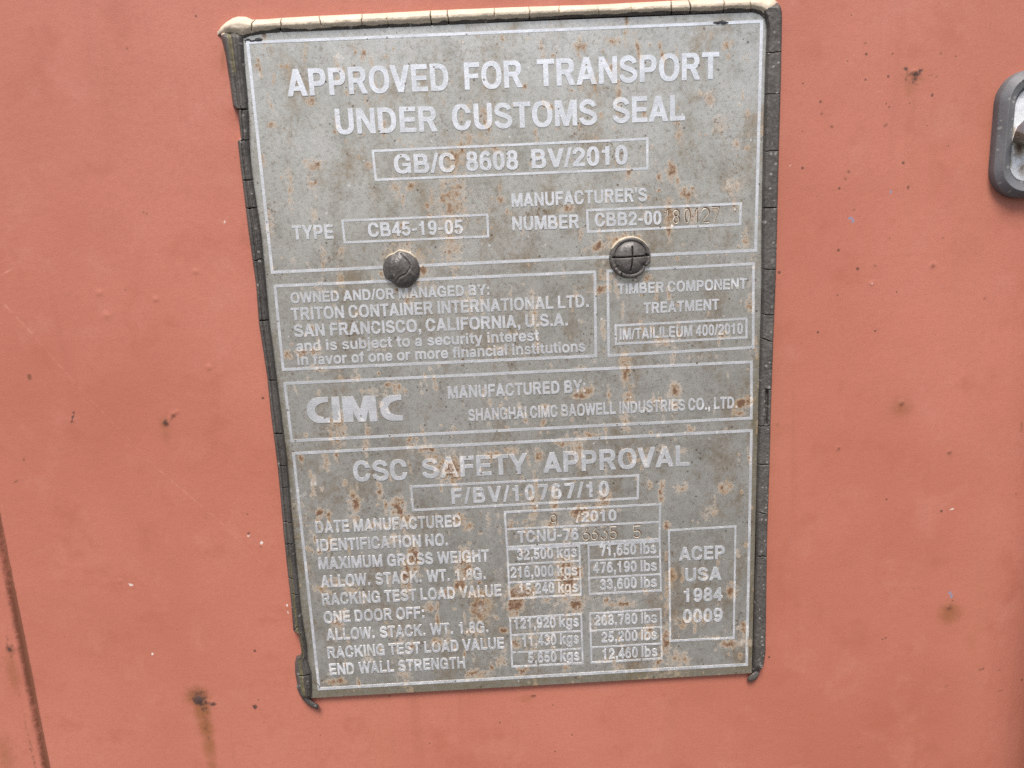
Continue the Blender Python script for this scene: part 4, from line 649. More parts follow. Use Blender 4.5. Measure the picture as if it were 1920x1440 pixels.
LINES = [  # lines of writing; each row may be made of several separately spaced words
    [('APPROVED', 539.5, 180.6, 842, 169, 50), ('FOR', 872, 168, 980, 163, 50), ('TRANSPORT', 1008, 162, 1348, 147.4, 50)],
    [('UNDER', 631, 251.5, 821, 246, 47), ('CUSTOMS', 849, 244, 1120, 233.5, 47.5), ('SEAL', 1149, 231, 1284, 225.3, 47.5)],
    [('GB/C', 740, 325, 854, 322, 35), ('8608', 875, 320, 972, 317, 35), ('BV/2010', 997, 315.5, 1177, 307.5, 35)],
    [('TYPE', 549.5, 449, 626, 447, 26)],
    [('CB45-19-05', 691, 444, 868.6, 438, 26)],
    [("MANUFACTURER'S", 959.6, 388, 1213.4, 377, 25)],
    [('NUMBER', 961, 432, 1086, 427.5, 25.5)],
    [('CBB2-00', 1115.5, 424.7, 1240, 420.6, 25)],
    [('OWNED AND/OR MANAGED BY:', 545.8, 568.5, 918, 552.5, 19.5)],
    [('TRITON CONTAINER INTERNATIONAL LTD.', 547, 600.7, 1104, 575.5, 23)],
    [('SAN FRANCISCO, CALIFORNIA, U.S.A.', 552.6, 632, 1065, 610, 23)],
    [('and is subject to a security interest', 556, 659, 1011, 638.6, 19.5, .42)],
    [('in favor of one or more financial institutions', 558.5, 685, 1098, 659, 19.5, .42)],
    [('TIMBER COMPONENT', 1158, 552, 1400, 541, 19.5)],
    [('TREATMENT', 1206.7, 588, 1348.4, 580.5, 20)],
    [('IM/TAILILEUM 400/2010', 1162, 637, 1392.7, 625.9, 20)],
    [('([=(', 578, 794, 756, 788.5, 48)],
    [('MANUFACTURED BY:', 840.5, 747.5, 1098, 735, 22.5)],
    [('SHANGHAI CIMC BAOWELL INDUSTRIES CO., LTD.', 878.8, 789.5, 1382.5, 765, 21.5)],
    [('CSC', 663.8, 902.5, 764.5, 899, 37), ('SAFETY', 793, 897, 990, 887.5, 37), ('APPROVAL', 1018.8, 886.5, 1293, 872.8, 37)],
    [('F/BV/10767/10', 847.5, 945, 1142, 930.5, 28, .34, .12)],
    [('DATE MANUFACTURED', 592.5, 1000, 865, 987.5, 22)],
    [('IDENTIFICATION NO.', 595, 1034, 840, 1022.5, 21.5)],
    [('MAXIMUM GROSS WEIGHT', 598, 1068, 917.5, 1052.5, 21.5, .42)],
    [('ALLOW. STACK. WT. 1.8G.', 602.5, 1101.8, 911, 1086, 21.5, .5)],
    [('RACKING TEST LOAD VALUE', 605, 1135, 940.8, 1117.5, 21)],
    [('ONE DOOR OFF:', 608, 1168.8, 796, 1158.8, 21)],
    [('ALLOW. STACK. WT. 1.8G.', 612.5, 1201, 916, 1185.5, 20.5, .5)],
    [('RACKING TEST LOAD VALUE', 615, 1234.5, 946, 1216, 20.5)],
    [('END WALL STRENGTH', 618.8, 1266, 872.5, 1252.5, 20.5, .42)],
    [('/2010', 1079.5, 979.5, 1156, 976, 20)],
    [('TCNU-76', 970.5, 1018, 1085, 1012, 21)],
    [('32,500 kgs', 969.5, 1051, 1082, 1044.5, 20)], [('71,650 lbs', 1124.5, 1043, 1231, 1037.5, 19.5)],
    [('216,000 kgs', 958, 1084, 1083, 1078.5, 20)], [('476,190 lbs', 1112, 1075, 1232, 1070, 19.5)],
    [('15,240 kgs', 973.8, 1115, 1083.8, 1110, 20)], [('33,600 lbs', 1125, 1106.5, 1232, 1100.5, 19.5)],
    [('121,920 kgs', 964.5, 1180, 1085.8, 1174.5, 19.5)], [('268,780 lbs', 1115, 1173.8, 1232.5, 1167.5, 19)],
    [('11,430 kgs', 980, 1212.5, 1086, 1206.5, 19.5)], [('25,200 lbs', 1128, 1205, 1232.5, 1199, 19)],
    [('5,650 kgs', 990, 1244, 1087, 1238, 19.5)], [('12,460 lbs', 1130, 1236.5, 1233, 1230.5, 19)],
    [('ACEP', 1273, 1051, 1358.8, 1047.5, 24)], [('USA', 1284.5, 1090.5, 1353, 1087, 24)],
    [('1984', 1282, 1128.8, 1355, 1126, 24)], [('0009', 1280.5, 1168, 1354.5, 1165, 24)],
]
for row in LINES:
    vs, fs = [], []
    for w in row:
        add_text(vs, fs, *w)
    W = np.vstack(vs)
    r, w = plate_fields(W)
    mesh_obj('lettering', W, fs, M_LET, root, smooth_shade=False, attrs=dict(rust=r, wear=w))

# --- border lines ---------------------------------------------------
FACE = HP + .00014


def strip_quads(ring_pairs, lift=0.0):
    """list of (outer a, outer b, inner b, inner a) in survey units -> verts, faces of a raised flat bar cut in short pieces"""
    vs, fs = [], []
    for (a_, b_, c_, d_) in ring_pairs:
        pa, pb, pc, pd = (P(*q, FACE) for q in (a_, b_, c_, d_))
        n = max(2, int(np.linalg.norm(pb - pa) / .0016))
        base = len(vs)
        for i in range(n + 1):
            f = i / n
            o_, i_ = pa * (1 - f) + pb * f, pd * (1 - f) + pc * f
            for q, h in ((o_, HP - .0001), (o_, FACE + lift), (i_, FACE + lift), (i_, HP - .0001)):
                vs.append((q[0], -h, q[2]))
        for i in range(n):
            for k in range(3):
                x = base + i * 4 + k
                fs.append((x, x + 1, x + 5, x + 4))
        fs.append((base, base + 3, base + 2, base + 1)); e_ = base + n * 4
        fs.append((e_, e_ + 1, e_ + 2, e_ + 3))
    return vs, fs


def inset(c, w):
    c = np.array(c, float); n = len(c); out = []
    for i in range(n):
        p, q, r = c[i - 1], c[i], c[(i + 1) % n]
        d1 = (q - p) / np.linalg.norm(q - p); d2 = (r - q) / np.linalg.norm(r - q)
        n1, n2 = np.array([-d1[1], d1[0]]), np.array([-d2[1], d2[0]])
        b = n1 + n2; out.append(q + b * w / (b @ n1))
    return out


def line_obj(vs, fs):
    W = np.array(vs)
    r, w = plate_fields(W)
    mesh_obj('border_line', W, fs, M_LET, root, smooth_shade=False, attrs=dict(rust=r, wear=w))


def frame(c, w=4.6, bars=(), lift=0.0):
    """c: outer corners clockwise from top left; bars: extra ruled lines ((x0, y0), (x1, y1)) inside it"""
    ins = inset(c, w)
    prs = [(c[i], c[(i + 1) % 4], ins[(i + 1) % 4], ins[i]) for i in range(4)]
    vs, fs = strip_quads(prs, lift)
    for (p, q) in bars:
        p, q = np.array(p, float), np.array(q, float)
        d = (q - p) / np.linalg.norm(q - p); n = np.array([-d[1], d[0]]) * (w * .46)
        v2, f2 = strip_quads([(p - n, q - n, q + n, p + n)], lift - .00003)
        k = len(vs); vs += v2; fs += [tuple(x + k for x in f) for f in f2]
    line_obj(vs, fs)


frame([(461, 77), (1431, 37), (1419.5, 472), (508, 513.5)], 5.6)
frame([(512.5, 534), (1118, 507), (1119.8, 670), (528.7, 695.8)], 5.2)
frame([(1137, 506), (1415.4, 492), (1414.6, 653.8), (1139, 669.5)], 4.8)
frame([(531, 717), (1411.6, 676), (1411.4, 786.5), (545, 829.5)], 5.0)
frame([(547.5, 848), (1411.5, 805), (1402.5, 1248.5), (596, 1294.5)], 5.0)
frame([(696.6, 281), (1216, 258), (1216, 318), (702.7, 339.5)], 4.4)
frame([(639.8, 412), (915.4, 400.6), (917.6, 445.2), (644.6, 456.8)], 4.0)
frame([(1098.4, 392.2), (1391, 379.5), (1390, 422.4), (1100.3, 437)], 4.4)
frame([(1152, 608.8), (1401.7, 595.6), (1401.7, 634.7), (1153, 647)], 4.0)
frame([(768.8, 911), (1198.8, 889.5), (1197.6, 936.3), (772.5, 959)], 4.0)
frame([(1252.5, 993), (1381, 985.5), (1377.5, 1197.8), (1255, 1204)], 3.6)
frame([(944.5, 959), (1239.6, 943.5), (1238.4, 1013), (949, 1028.5)], 3.8, [((949, 993), (1236, 979))])
frame([(949.4, 1029.2), (1088, 1021.4), (1091, 1117), (954, 1125)], 3.4, [((953, 1059.5), (1086.5, 1052)), ((954.5, 1093), (1087.5, 1085.5))])
frame([(1101.5, 1020.6), (1238.6, 1013.4), (1241, 1109), (1104, 1116)], 3.4, [((1104.5, 1051.5), (1237, 1044)), ((1105.5, 1084), (1238, 1077))])
frame([(954.5, 1158), (1091.4, 1150), (1094.4, 1245.5), (959, 1252)], 3.4, [((958, 1191.5), (1090, 1183.5)), ((960, 1224), (1091, 1216.5))])
frame([(1104.6, 1149.5), (1240.4, 1141), (1242.6, 1236.5), (1107.5, 1244.4)], 3.4, [((1108, 1183.3), (1238.5, 1176)), ((1109, 1214.5), (1239.5, 1207))])

# --- stamped digits --------------------------------------------------
def ar(cx, cy, rx_, ry_, a0, a1, n=14):
    t = np.radians(np.linspace(a0, a1, n)); return [(cx + rx_ * math.cos(x), cy + ry_ * math.sin(x)) for x in t]


DIG = {'1': [[(.18, .72), (.38, 1), (.38, 0)]], '8': [ar(.35, .74, .25, .25, -90, 270, 22), ar(.35, .25, .28, .25, 90, 450, 22)],
       '0': [ar(.35, .5, .28, .5, 0, 360, 26)], '2': [ar(.35, .70, .28, .30, 170, -30, 14) + [(.05, 0), (.66, 0)]],
       '7': [[(.05, 1), (.65, 1), (.25, 0)]], '9': [ar(.35, .70, .27, .28, 0, 360, 20), [(.62, .70), (.60, .45), (.50, .15), (.38, 0)]],
       '6': [ar(.35, .28, .28, .28, 0, 360, 20), [(.09, .38), (.30, .75), (.48, 1)]],
       '3': [[(.06, 1), (.62, 1), (.30, .60)] + ar(.34, .29, .28, .30, 85, -165, 14)], '5': [[(.06, 1), (.64, 1)], [(.10, .98), (.08, .52)] + ar(.35, .29, .28, .29, 130, -160, 16)]}


def ribbon(pts, w, h0, h1):
    p = np.array(pts); t = np.gradient(p, axis=0); t /= np.linalg.norm(t, axis=1)[:, None]
    n = np.stack([-t[:, 1], t[:, 0]], -1)
    vs, fs = [], []
    for q, m_ in zip(p, n):
        for s_, h in ((-1, h0), (-.5, h1), (.5, h1), (1, h0)):
            vs.append((q[0] + m_[0] * s_ * w / 2, -h, q[1] + m_[1] * s_ * w / 2))
    for i in range(len(p) - 1):
        for k in range(3):
            a_ = i * 4 + k
            fs.append((a_, a_ + 1, a_ + 5, a_ + 4))
    return vs, fs


def stamp(ch, x, y, w, hgt):
    o_ = P(x, y, HP); ux = P(x + w, y - w * .045, HP) - o_; uz = P(x, y - hgt, HP) - o_
    acc = {0: ([], []), 1: ([], [])}
    for st in DIG[ch]:
        pts = [(o_[0] + ux[0] * a_ / .7 + uz[0] * b_, o_[2] + ux[2] * a_ / .7 + uz[2] * b_) for a_, b_ in st]
        low = [(a_ - .00030, b_ - .00062) for a_, b_ in pts]
        for k, (pp, wd, h0, h1) in enumerate(((pts, .00090, HP + .00001, HP + .00004), (low, .00062, HP, HP + .00016))):
            v_, f_ = ribbon(pp, wd, h0, h1); b = len(acc[k][0])
            acc[k][0].extend(v_); acc[k][1].extend([tuple(q + b for q in f) for f in f_])
    dg = mesh_obj('stamped_digit', acc[0][0], acc[0][1], M_GROOVE, root)
    mesh_obj('burr', acc[1][0], acc[1][1], M_BURR, dg)


for ch, x, y, w, hgt in (('1', 1247, 404, 10, 12), ('8', 1262, 417.5, 13, 25), ('0', 1283, 416.5, 12, 26), ('1', 1301, 416, 11, 26), ('2', 1315, 415.5, 16, 26), ('7', 1334, 414.5, 16, 27),
                         ('9', 1031, 990, 14, 26), ('6', 1092, 1011.5, 15, 22), ('6', 1108.5, 1010.5, 14, 22), ('3', 1126, 1009.5, 15, 23), ('5', 1143, 1008.5, 15, 22), ('5', 1187, 1007, 16, 22)):
    stamp(ch, x, y, w, hgt)

# --- rubber edging ----------------------------------------------------
def poly_at(pts, s, key):
    p = np.array(pts, float); return np.interp(s, p[:, key], p[:, 1 - key])


def edging(outer, inner, key, s0, s1, prof, cracks, cream=None, fleck=.4, olive=None, taper=(0, 0), nu_=26, label=None, seed=1):
    """outer / inner outlines of one strip; key = survey axis the strip runs along (0 across, 1 down)"""
    rg = np.random.default_rng(seed)
    s = np.arange(s0, s1, .5)
    so, si = poly_at(outer, s, key), poly_at(inner, s, key)
    uu_ = np.linspace(0, 1, nu_) ; uu_ = .5 - .5 * np.cos(np.pi * uu_) * np.abs(np.cos(np.pi * uu_)) ** -.15 if False else uu_
    SS, UU = np.meshgrid(s, uu_, indexing='ij')
    ac = so[:, None] * (1 - UU) + si[:, None] * UU
    H = prof(UU, SS)
    H = H * (1 + .14 * (fbm(SS * .02 + seed * 7, UU * 1.3, 3) - .5)) + .00035 * (fbm(SS * .12 + seed, UU * 5, 3) - .5) * (UU > .02)
    CR = np.zeros_like(H)
    for (c, lo, hi, wd, sl) in cracks:
        ph = rg.uniform(0, 50); amp = rg.choice([1.0, .9, .75, .5])
        wig = c + sl * (UU - .5) + 5 * (fbm(UU * 3 + ph, UU * 0 + ph, 3) - .5)
        d_ = np.abs(SS - wig) / (wd * .62)
        k = np.exp(-d_ ** 2) * smooth(lo - .04, lo + .02, UU) * smooth(hi + .04, hi - .02, UU)
        CR = np.maximum(CR, k * amp)
    H = H - CR * .0018
    if taper[0]: H *= smooth(0, 1, (SS - s0) / taper[0]) ** .5
    if taper[1]: H *= smooth(0, 1, (s1 - SS) / taper[1]) ** .5
    H = np.maximum(H, .0003)
    H = np.where((UU == 0) | (UU == 1), 0.0, H)
    XX, YY = (SS, ac) if key == 0 else (ac, SS)
    W = P(XX, YY, np.maximum(H, 0) * .55)        # surveyed outline lies near mid height of the strip
    W[..., 1] = -H
    at_ = dict(crack=CR, cream=cream(UU, SS) if cream else 0 * H, fleck=0 * H + (fleck(UU, SS) if callable(fleck) else fleck), olive=olive(UU, SS) if olive else 0 * H)
    return mesh_obj('rubber_edging', W, grid_faces(len(s), nu_), M_RUB, root, attrs=at_, label=label)


def box_prof(h_out, h_in, top, e0=.16, e1=.14, ridge=None):
    def f(U, S_):
        h = h_out + (top - h_out) * smooth(-.02, e0, U) ** .6
        h = np.where(U > 1 - e1, h_in + (h - h_in) * (1 - smooth(1 - e1, 1.0, U)), h)
        if ridge:
            for c, w, a_ in ridge: h = h + a_ * np.exp(-((U - c) / w) ** 2)
        return h
    return f


TOP_OUT = [(408, 60), (415, 50), (425, 41), (436, 34), (446, 31), (461, 31.5), (474, 37), (500, 36), (528, 33.5), (602, 29.6), (727, 24), (809, 19.6), (960, 13.6), (1121, 8.5), (1257, 1.5), (1350, -3), (1440, -5), (1452, -1), (1460, 6)]
TOP_IN = [(408, 66), (430, 70), (458, 74), (470, 69), (500, 64), (531, 62), (658, 57), (809, 50), (960, 42), (1061, 36.5), (1181, 32), (1326, 27.2), (1410, 25), (1424, 29), (1436, 40), (1460, 30)]
tc = [474, 528, 602, 680, 727, 809, 840, 926, 992, 1047, 1121, 1183, 1257, 1292, 1355, 1404]
rc = np.random.default_rng(4)
top_cr = [(c, rc.choice([0., 0., .05]), rc.choice([1., 1., .8, .7]), rc.uniform(1.0, 1.7), rc.uniform(-5, 5)) for c in tc]
top_cr[0] = (474, 0, .7, 1.4, -9)
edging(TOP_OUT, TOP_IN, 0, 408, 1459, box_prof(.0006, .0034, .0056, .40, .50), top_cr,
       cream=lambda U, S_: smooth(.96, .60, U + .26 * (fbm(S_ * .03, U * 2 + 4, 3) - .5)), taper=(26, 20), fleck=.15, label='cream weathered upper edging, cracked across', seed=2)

L_OUT = [(412, 56), (414, 66), (416, 76), (422, 100), (430, 150), (437, 199), (441.5, 205), (447, 206), (448, 226), (451.5, 255), (451.5, 262), (446, 264.5), (446.5, 270), (450, 302), (455.5, 347), (466, 435), (480, 532), (485.4, 605), (501, 705),
         (507.5, 772), (515, 830), (520, 870), (526, 930), (531, 990), (538.8, 1067), (545, 1120), (548.8, 1165), (549.5, 1180), (560, 1183.5), (563.5, 1207), (565.5, 1218), (563.6, 1227), (556, 1229.5), (553, 1242), (553, 1260), (556, 1278), (561, 1296), (567, 1308), (572, 1313)]
L_IN = [(440, 56), (455, 62), (459, 74), (461.5, 121), (467.6, 187), (470.6, 287), (478, 347), (492, 435), (499, 510), (507, 597), (520.6, 705), (530, 780), (540, 855), (546, 930), (553.8, 1012), (565, 1130), (576, 1205), (578, 1233), (586, 1257), (587, 1280), (585.7, 1309), (580, 1313)]
lc = [(205, .0, .95), (264, .35, .95), (338, 0, .95), (390, 0, .95), (487, 0, .9), (600, 0, .9), (711, 0, .9), (811, 0, 1), (870, .1, .9), (912, .4, .9), (977, 0, .9), (1017, .1, .8), (1080, .0, .5), (1110, .3, 1), (1170, 0, .6), (1262, .3, .9)]
left_cr = [(c, lo, hi, rc.uniform(.9, 1.6), rc.uniform(-4, 4)) for c, lo, hi in lc]
left_cr[0] = (206, 0, .95, 2.0, -3); left_cr[-2] = (1172, 0, .6, 1.6, -18)
edging(L_OUT, L_IN, 1, 57, 1312.5, box_prof(.0006, .0030, .0056, .22, .2, [(.62, .10, .0009), (.30, .10, .0004), (.46, .05, -.0007)]), left_cr,
       cream=lambda U, S_: .9 * smooth(74, 62, S_ + 14 * U) + .8 * np.exp(-((S_ - 262) / 3.5) ** 2) * smooth(.3, .1, U) + .55 * ((S_ > 212) & (S_ < 262)) * smooth(.10, .03, U),
       olive=lambda U, S_: .75 * np.exp(-((U - .42) / .16) ** 2) * (smooth(200, 110, S_) + smooth(990, 1060, S_)), fleck=.35, taper=(16, 14), label='dark grey edging with chipped outer lip', seed=3)

R_OUT = [(1449, 2), (1458, 5), (1463, 12), (1466, 24), (1464, 151), (1459.6, 302), (1456.6, 435), (1454.6, 515), (1449, 651), (1445, 770), (1442.5, 870), (1437.5, 1020), (1435, 1220), (1431, 1245), (1424, 1257), (1416, 1265)]
R_IN = [(1430, 2), (1424, 22), (1432, 36), (1435, 54), (1431, 151), (1427.5, 290), (1425, 432), (1425, 570), (1421, 690), (1416, 905), (1415, 1040), (1412.5, 1090), (1409.5, 1240), (1407, 1265)]
rcs = [(100, 0, 1), (178, 0, 1), (285, .0, .9), (390, .1, .9), (504, 0, .9), (589, .0, .9), (636, 0, .9), (729, 0, .6), (796, 0, .95), (868, .1, .95), (960, .3, .8), (1040, .2, .8)]
right_cr = [(c, lo, hi, rc.uniform(.9, 1.5), rc.uniform(-6, 6)) for c, lo, hi in rcs]


def r_prof(U, S_):
    Uf = 1 - U                                 # outlines below are passed outer -> inner
    h = box_prof(.0006, .0030, .0056, .16, .2, [(.22, .10, .0003)])(U, S_)
    split = smooth(728, 733, S_) * smooth(796, 791, S_) * np.exp(-((U - .42) / .09) ** 2)
    return h - .0026 * split + .0004 * (fbm(S_ * .25, U * 7, 3) - .5) * smooth(200, 800, S_)


edging(R_OUT, R_IN, 1, 4, 1264, r_prof, right_cr, cream=lambda U, S_: .9 * smooth(15, 6, S_) * smooth(.1, .4, U),
       fleck=lambda U, S_: (.35 + .65 * smooth(100, 900, S_)) * smooth(.75, .45, U) + .1, taper=(14, 22), label='dark grey edging, flecked and cracked', seed=5)

# loose tails of rubber at the two lower ends, and a fibre
def tail(pts, w0, hgt, name='rubber_tail'):
    p = np.array(pts, float); n = len(p)
    vs, rows = [], 14
    t = np.gradient(p[:, :2], axis=0); t /= np.linalg.norm(t, axis=1)[:, None]
    nn = np.stack([-t[:, 1], t[:, 0]], -1)
    V_ = np.zeros((n, rows, 3))
    for i in range(n):
        wd = w0 * p[i, 2]
        for k in range(rows):
            f = 2 * math.pi * k / rows
            c = abs(math.cos(f)) ** .6 * math.copysign(1, math.cos(f)); s_ = abs(math.sin(f)) ** .6 * math.copysign(1, math.sin(f))
            h = p[i, 3] + hgt * .5 * (1 + s_) * p[i, 2] ** .5
            q = P(p[i, 0] + nn[i, 0] * wd * c, p[i, 1] + nn[i, 1] * wd * c, h)
            V_[i, k] = q
    F_ = [tuple(f) for f in grid_faces(n, rows, True)] + [tuple(range(rows))[::-1], tuple((n - 1) * rows + k for k in range(rows))]
    N_ = n * rows
    return mesh_obj(name, V_.reshape(-1, 3), F_, M_RUB, root, attrs=dict(crack=np.zeros(N_), cream=np.zeros(N_), fleck=np.full(N_, .4), olive=np.full(N_, .25)))


tail([(559, 1283, .75, .0008), (562, 1291, .9, .001), (566, 1300, .95, .001), (572, 1309, 1, .001), (579, 1316.5, 1, .001), (587, 1321.5, 1, .001), (593, 1324.5, .95, .001), (597, 1326.3, .85, .001)], 5.2, .0032)
tail([(1421, 1258, .7, .0004), (1417, 1265, 1, .0004), (1412, 1270, 1.1, .0004), (1407, 1272.5, 1.0, .0003), (1403, 1273, .7, .0003), (1401.5, 1273, .35, .0003)], 6.0, .003)
def tail_flat(pts, w0):
    o_ = tail([(x, y, k, HP + .0001) for x, y, k in pts], w0, .0003, 'ink_mark')
    o_.data.materials.clear(); o_.data.materials.append(M_INK)


M_INK = mat_simple('black_ink', (.012, .011, .014), (.030, .028, .034), 900, .5, 0.0)
tail_flat([(1337, 43.2, .3), (1341, 42.2, .8), (1346, 43.0, 1.0), (1351, 42.0, .9), (1356, 43.0, 1.1), (1361, 42.4, .9), (1366, 42.6, .3)], 2.6)
tail_flat([(468, 77.4, .4), (473, 76.6, .7), (479, 75.4, .8), (484, 74.8, 1.2), (489, 74.2, 1.2), (492, 73.8, .5)], 2.0)
fib = P([586, 590, 594, 597, 598.5, 598], [1279, 1279.5, 1281, 1283.5, 1287, 1290], HP + .0006)
fv, ff = [], []
for i, q in enumerate(fib):
    for k in range(6):
        an = k * math.pi / 3
        fv.append((q[0] + .00016 * math.cos(an), q[1] + .00016 * math.sin(an), q[2] + .0001 * math.cos(an + 1)))
for i in range(len(fib) - 1):
    for k in range(6):
        ff.append((i * 6 + k, i * 6 + (k + 1) % 6, i * 6 + 6 + (k + 1) % 6, i * 6 + 6 + k))
mesh_obj('loose_fibre', fv, ff, M_GROOVE, root)

# --- screw caps ---------------------------------------------------------
def cap(cx, cy, rpx, radf, hf, crackf, creamf, label):
    nr_, nt = 52, 150
    rr = np.linspace(0, 1, nr_) ** .8; th = np.linspace(0, 2 * math.pi, nt, endpoint=False)
    RR, TH = np.meshgrid(rr, th, indexing='ij')
    rad = radf(TH) * RR
    X_, Y_ = rad * np.cos(TH), rad * np.sin(TH)    # unit disc, y up
    CR = crackf(X_, Y_)
    H = hf(X_, Y_, RR) - .0016 * CR + .0006 * (fbm(X_ * 4 + 9, Y_ * 4 + 3, 4) - .5) * (RR < .98)
    H = np.maximum(H, 0.0); H[-1] = -.0005
    c = P(cx, cy, HP + .002); k = rpx * .000262
    W = np.stack([c[0] + X_ * k, -(HP + H), c[2] + Y_ * k], -1)
    return mesh_obj('screw_cap', W.reshape(-1, 3), grid_faces(nr_, nt, True), M_CAP, root, attrs=dict(crack=CR, cream=creamf(X_, Y_, RR), fleck=np.full(H.shape, .12), olive=0 * H), label=label)


def lump_rad(T):
    d_ = lambda a_, w: np.exp(-((np.mod(T - math.radians(a_) + math.pi, 2 * math.pi) - math.pi) / math.radians(w)) ** 2)
    return 1 - .10 * d_(232, 16) + .06 * d_(285, 30) - .07 * d_(112, 13) + .03 * d_(92, 8) - .03 * d_(20, 20)


def lump_h(X_, Y_, RR):
    q = np.sqrt(np.maximum(0, 1 - RR ** 2.6))
    fold = (X_ - .12) * .75 + (Y_ - .05) * .66
    return .0052 * q * (1 - .16 * smooth(.12, .26, fold)) + .0009 * np.exp(-((X_ + .2) ** 2 + (Y_ - .25) ** 2) / .2) * q


def line_d(X_, Y_, pts, w):
    d_ = np.full(X_.shape, 9.0)
    for (xa, ya), (xb, yb) in zip(pts, pts[1:]):
        dx, dy = xb - xa, yb - ya; L2 = dx * dx + dy * dy
        t = np.clip(((X_ - xa) * dx + (Y_ - ya) * dy) / L2, 0, 1)
        d_ = np.minimum(d_, np.hypot(X_ - xa - t * dx, Y_ - ya - t * dy))
    return np.exp(-(d_ / w) ** 2)


cap(752, 504, 36, lump_rad, lump_h,
    lambda X_, Y_: .5 * np.maximum(line_d(X_, Y_, [(.08, .80), (.22, .62), (.42, .40), (.52, .18), (.50, .0)], .030), .8 * line_d(X_, Y_, [(.5, 0), (.25, -.28), (-.1, -.42), (-.35, -.72)], .035)),
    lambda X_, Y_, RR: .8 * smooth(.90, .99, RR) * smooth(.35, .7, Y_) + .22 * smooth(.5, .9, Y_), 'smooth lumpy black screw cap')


def cross_h(X_, Y_, RR):
    dome = .0040 * np.sqrt(np.maximum(0, 1 - (RR / .80) ** 2.2)) * (RR < .8)
    rimr = .0030 * np.exp(-((RR - .86) / .12) ** 4)
    return np.maximum(dome + .0012 * (RR < .8), rimr)


cap(1182, 483, 41, lambda T: 1 - .09 * np.exp(-((np.mod(T - math.radians(-34) + math.pi, 2 * math.pi) - math.pi) / .22) ** 2) + .03 * np.exp(-((np.mod(T - math.radians(-18) + math.pi, 2 * math.pi) - math.pi) / .12) ** 2), cross_h,
    lambda X_, Y_: np.maximum.reduce([line_d(X_, Y_, [(-.86, .04), (-.3, .03), (.2, .05), (.85, .06)], .030), line_d(X_, Y_, [(.06, .5), (.06, .04), (.03, -.3), (-.02, -.62)], .028),
                                      .8 * line_d(X_, Y_, [(-.42, -.72), (-.46, -.95)], .03), .5 * line_d(X_, Y_, [(-.75, -.45), (-.55, -.36)], .025), .7 * line_d(X_, Y_, [(.62, -.35), (.78, -.5)], .035), .6 * line_d(X_, Y_, [(.7, .12), (.80, .10)], .03)]),
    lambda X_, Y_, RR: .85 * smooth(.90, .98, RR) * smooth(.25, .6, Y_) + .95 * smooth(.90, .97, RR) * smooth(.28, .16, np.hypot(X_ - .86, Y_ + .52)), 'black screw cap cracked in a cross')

# ------------------------------------------------------------------ latch recess at the right edge
latch = bpy.data.objects.new('latch_plate', None)
put(latch, None, 'grey rubber rimmed metal latch plate with rounded corners at the right edge', 'latch')


pL = P(1855, 290)[0]; pT = P(1935, 129, .004)[2]; pB = P(1900, 372, .004)[2]
x0, x1, z1, z0 = pL, pL + .054, pT, pB
rings = []
for dy, ins_, rad in ((.070, 0, .0155), (-.001, 0, .0155), (-.0042, .0002, .0153), (-.0043, .00025, .0153), (-.0069, .0029, .0130), (-.0070, .0030, .0129), (-.0074, .0034, .0125), (-.0070, .0038, .012), (-.0069, .0039, .012), (-.0068, .0063, .0103), (-.0067, .0065, .010), (-.0045, .0068, .0096), (-.0040, .0069, .0095), (-.0040, .0085, .0085)):
    L = rounded(x0 + ins_, x1 - ins_, z0 + ins_, z1 - ins_, rad)
    rings.append(np.stack([L[:, 0], np.full(len(L), dy), L[:, 1]], -1))
Vg = np.array(rings); ng, mg = Vg.shape[:2]
Nn = ng * mg
mesh_obj('rubber_rim', Vg.reshape(-1, 3), grid_faces(ng, mg, True), M_GASK, latch, attrs=dict(crack=np.zeros(Nn), cream=np.zeros(Nn), fleck=np.full(Nn, .45), olive=np.zeros(Nn)))


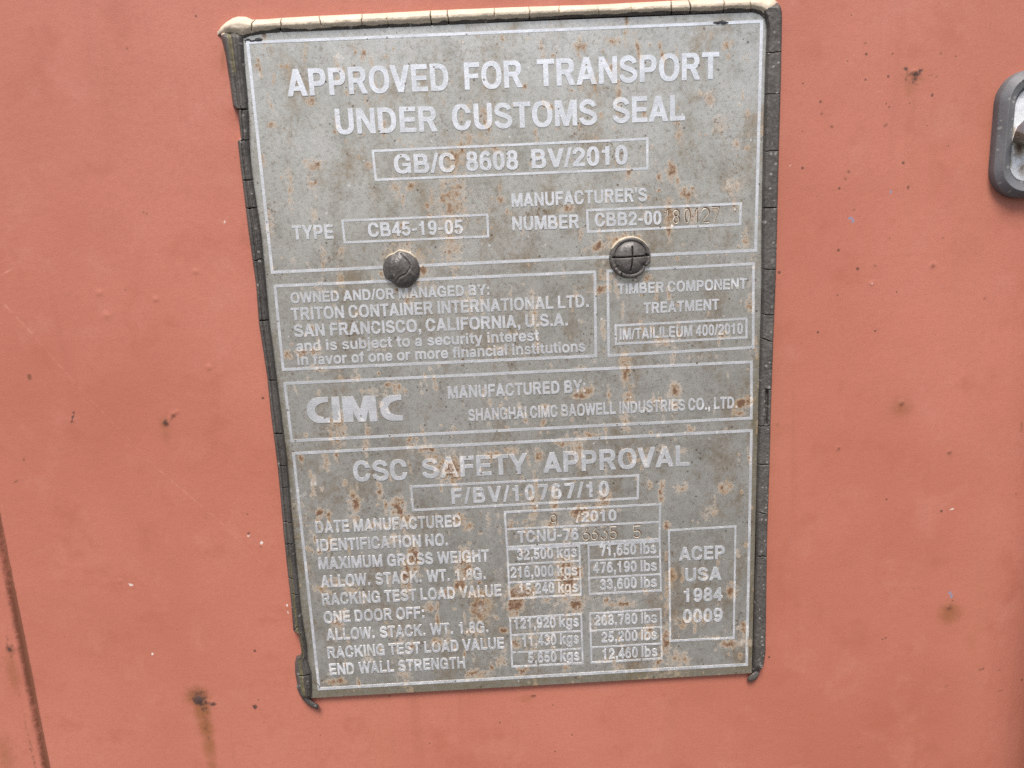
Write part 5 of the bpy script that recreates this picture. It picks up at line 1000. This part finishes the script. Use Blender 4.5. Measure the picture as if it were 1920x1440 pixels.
def mat_pan():
    t = NT('worn_metal_sky_white')
    n1 = t.noise(70, 6, .65); n2 = t.noise(420, 5, .7, off=4)
    col = t.mix(t.step(n2, .35, .7), (.86, .88, .90), (.72, .73, .74))  # near-white base colour stands in for the sky mirrored in the metal
    r = t.math('ADD', t.attr('rust'), t.math('MULTIPLY', t.math('SUBTRACT', n1, .5), .7))
    r = t.math('ADD', r, t.math('MULTIPLY', t.math('SUBTRACT', n2, .5), 1.0))
    col = t.mix(t.step(r, .2, .7, 0, .8), col, (.30, .22, .13))
    col = t.mix(t.step(r, .6, 1.1, 0, .9), col, (.10, .055, .035))
    t.bump(n2, .4, .0005)
    return t.out(col, .42, t.step(r, .1, .6, .25, .05))


M_PAN = mat_pan()
gxp = np.linspace(x0 + .0076, x1 - .0076, 90); gzp = np.linspace(z0 + .0076, z1 - .0076, 70)
PX, PZ = np.meshgrid(gxp, gzp, indexing='ij')
rr_ = blob_field(PX.ravel(), PZ.ravel(), [(1896, 285, 7, 40, .65), (1898, 248, 10, 12, .85), (1912, 275, 12, 22, 1.0), (1916, 318, 9, 18, .7), (1890, 320, 6, 14, .5)], .004)
mesh_obj('metal_pan', np.stack([PX, np.full(PX.shape, -.0042) + .0010 * fbm(PX * 90, PZ * 90, 3), PZ], -1).reshape(-1, 3), grid_faces(90, 70), M_PAN, latch, attrs=dict(rust=rr_))
# tongue: a bent tab riveted to the pan
tp = [(1903.5, 262, .0042), (1905, 255, .009), (1909, 243, .014), (1914, 232, .0165), (1921, 224, .018)]
c = [P(x, y, h) for x, y, h in tp]
prof = np.array([(q[0], q[1], q[2]) for q in c])
wv = np.array([.014, 0, -.0065])
tv, tf = [], []
for q in prof:
    for off in ((0, 0, 0), wv, wv + np.array([0, .0022, -.0012]), np.array([0, .0022, -.0012])):
        tv.append(q + np.array(off))
for i in range(len(prof) - 1):
    for k in range(4):
        tf.append((i * 4 + k, i * 4 + (k + 1) % 4, i * 4 + 4 + (k + 1) % 4, i * 4 + 4 + k))
tf += [(3, 2, 1, 0), tuple((len(prof) - 1) * 4 + k for k in range(4))]
mesh_obj('latch_tongue', tv, tf, M_PAN, latch, smooth_shade=False, attrs=dict(rust=np.where(np.arange(len(tv)) % 4 > 1, .75, .05)))
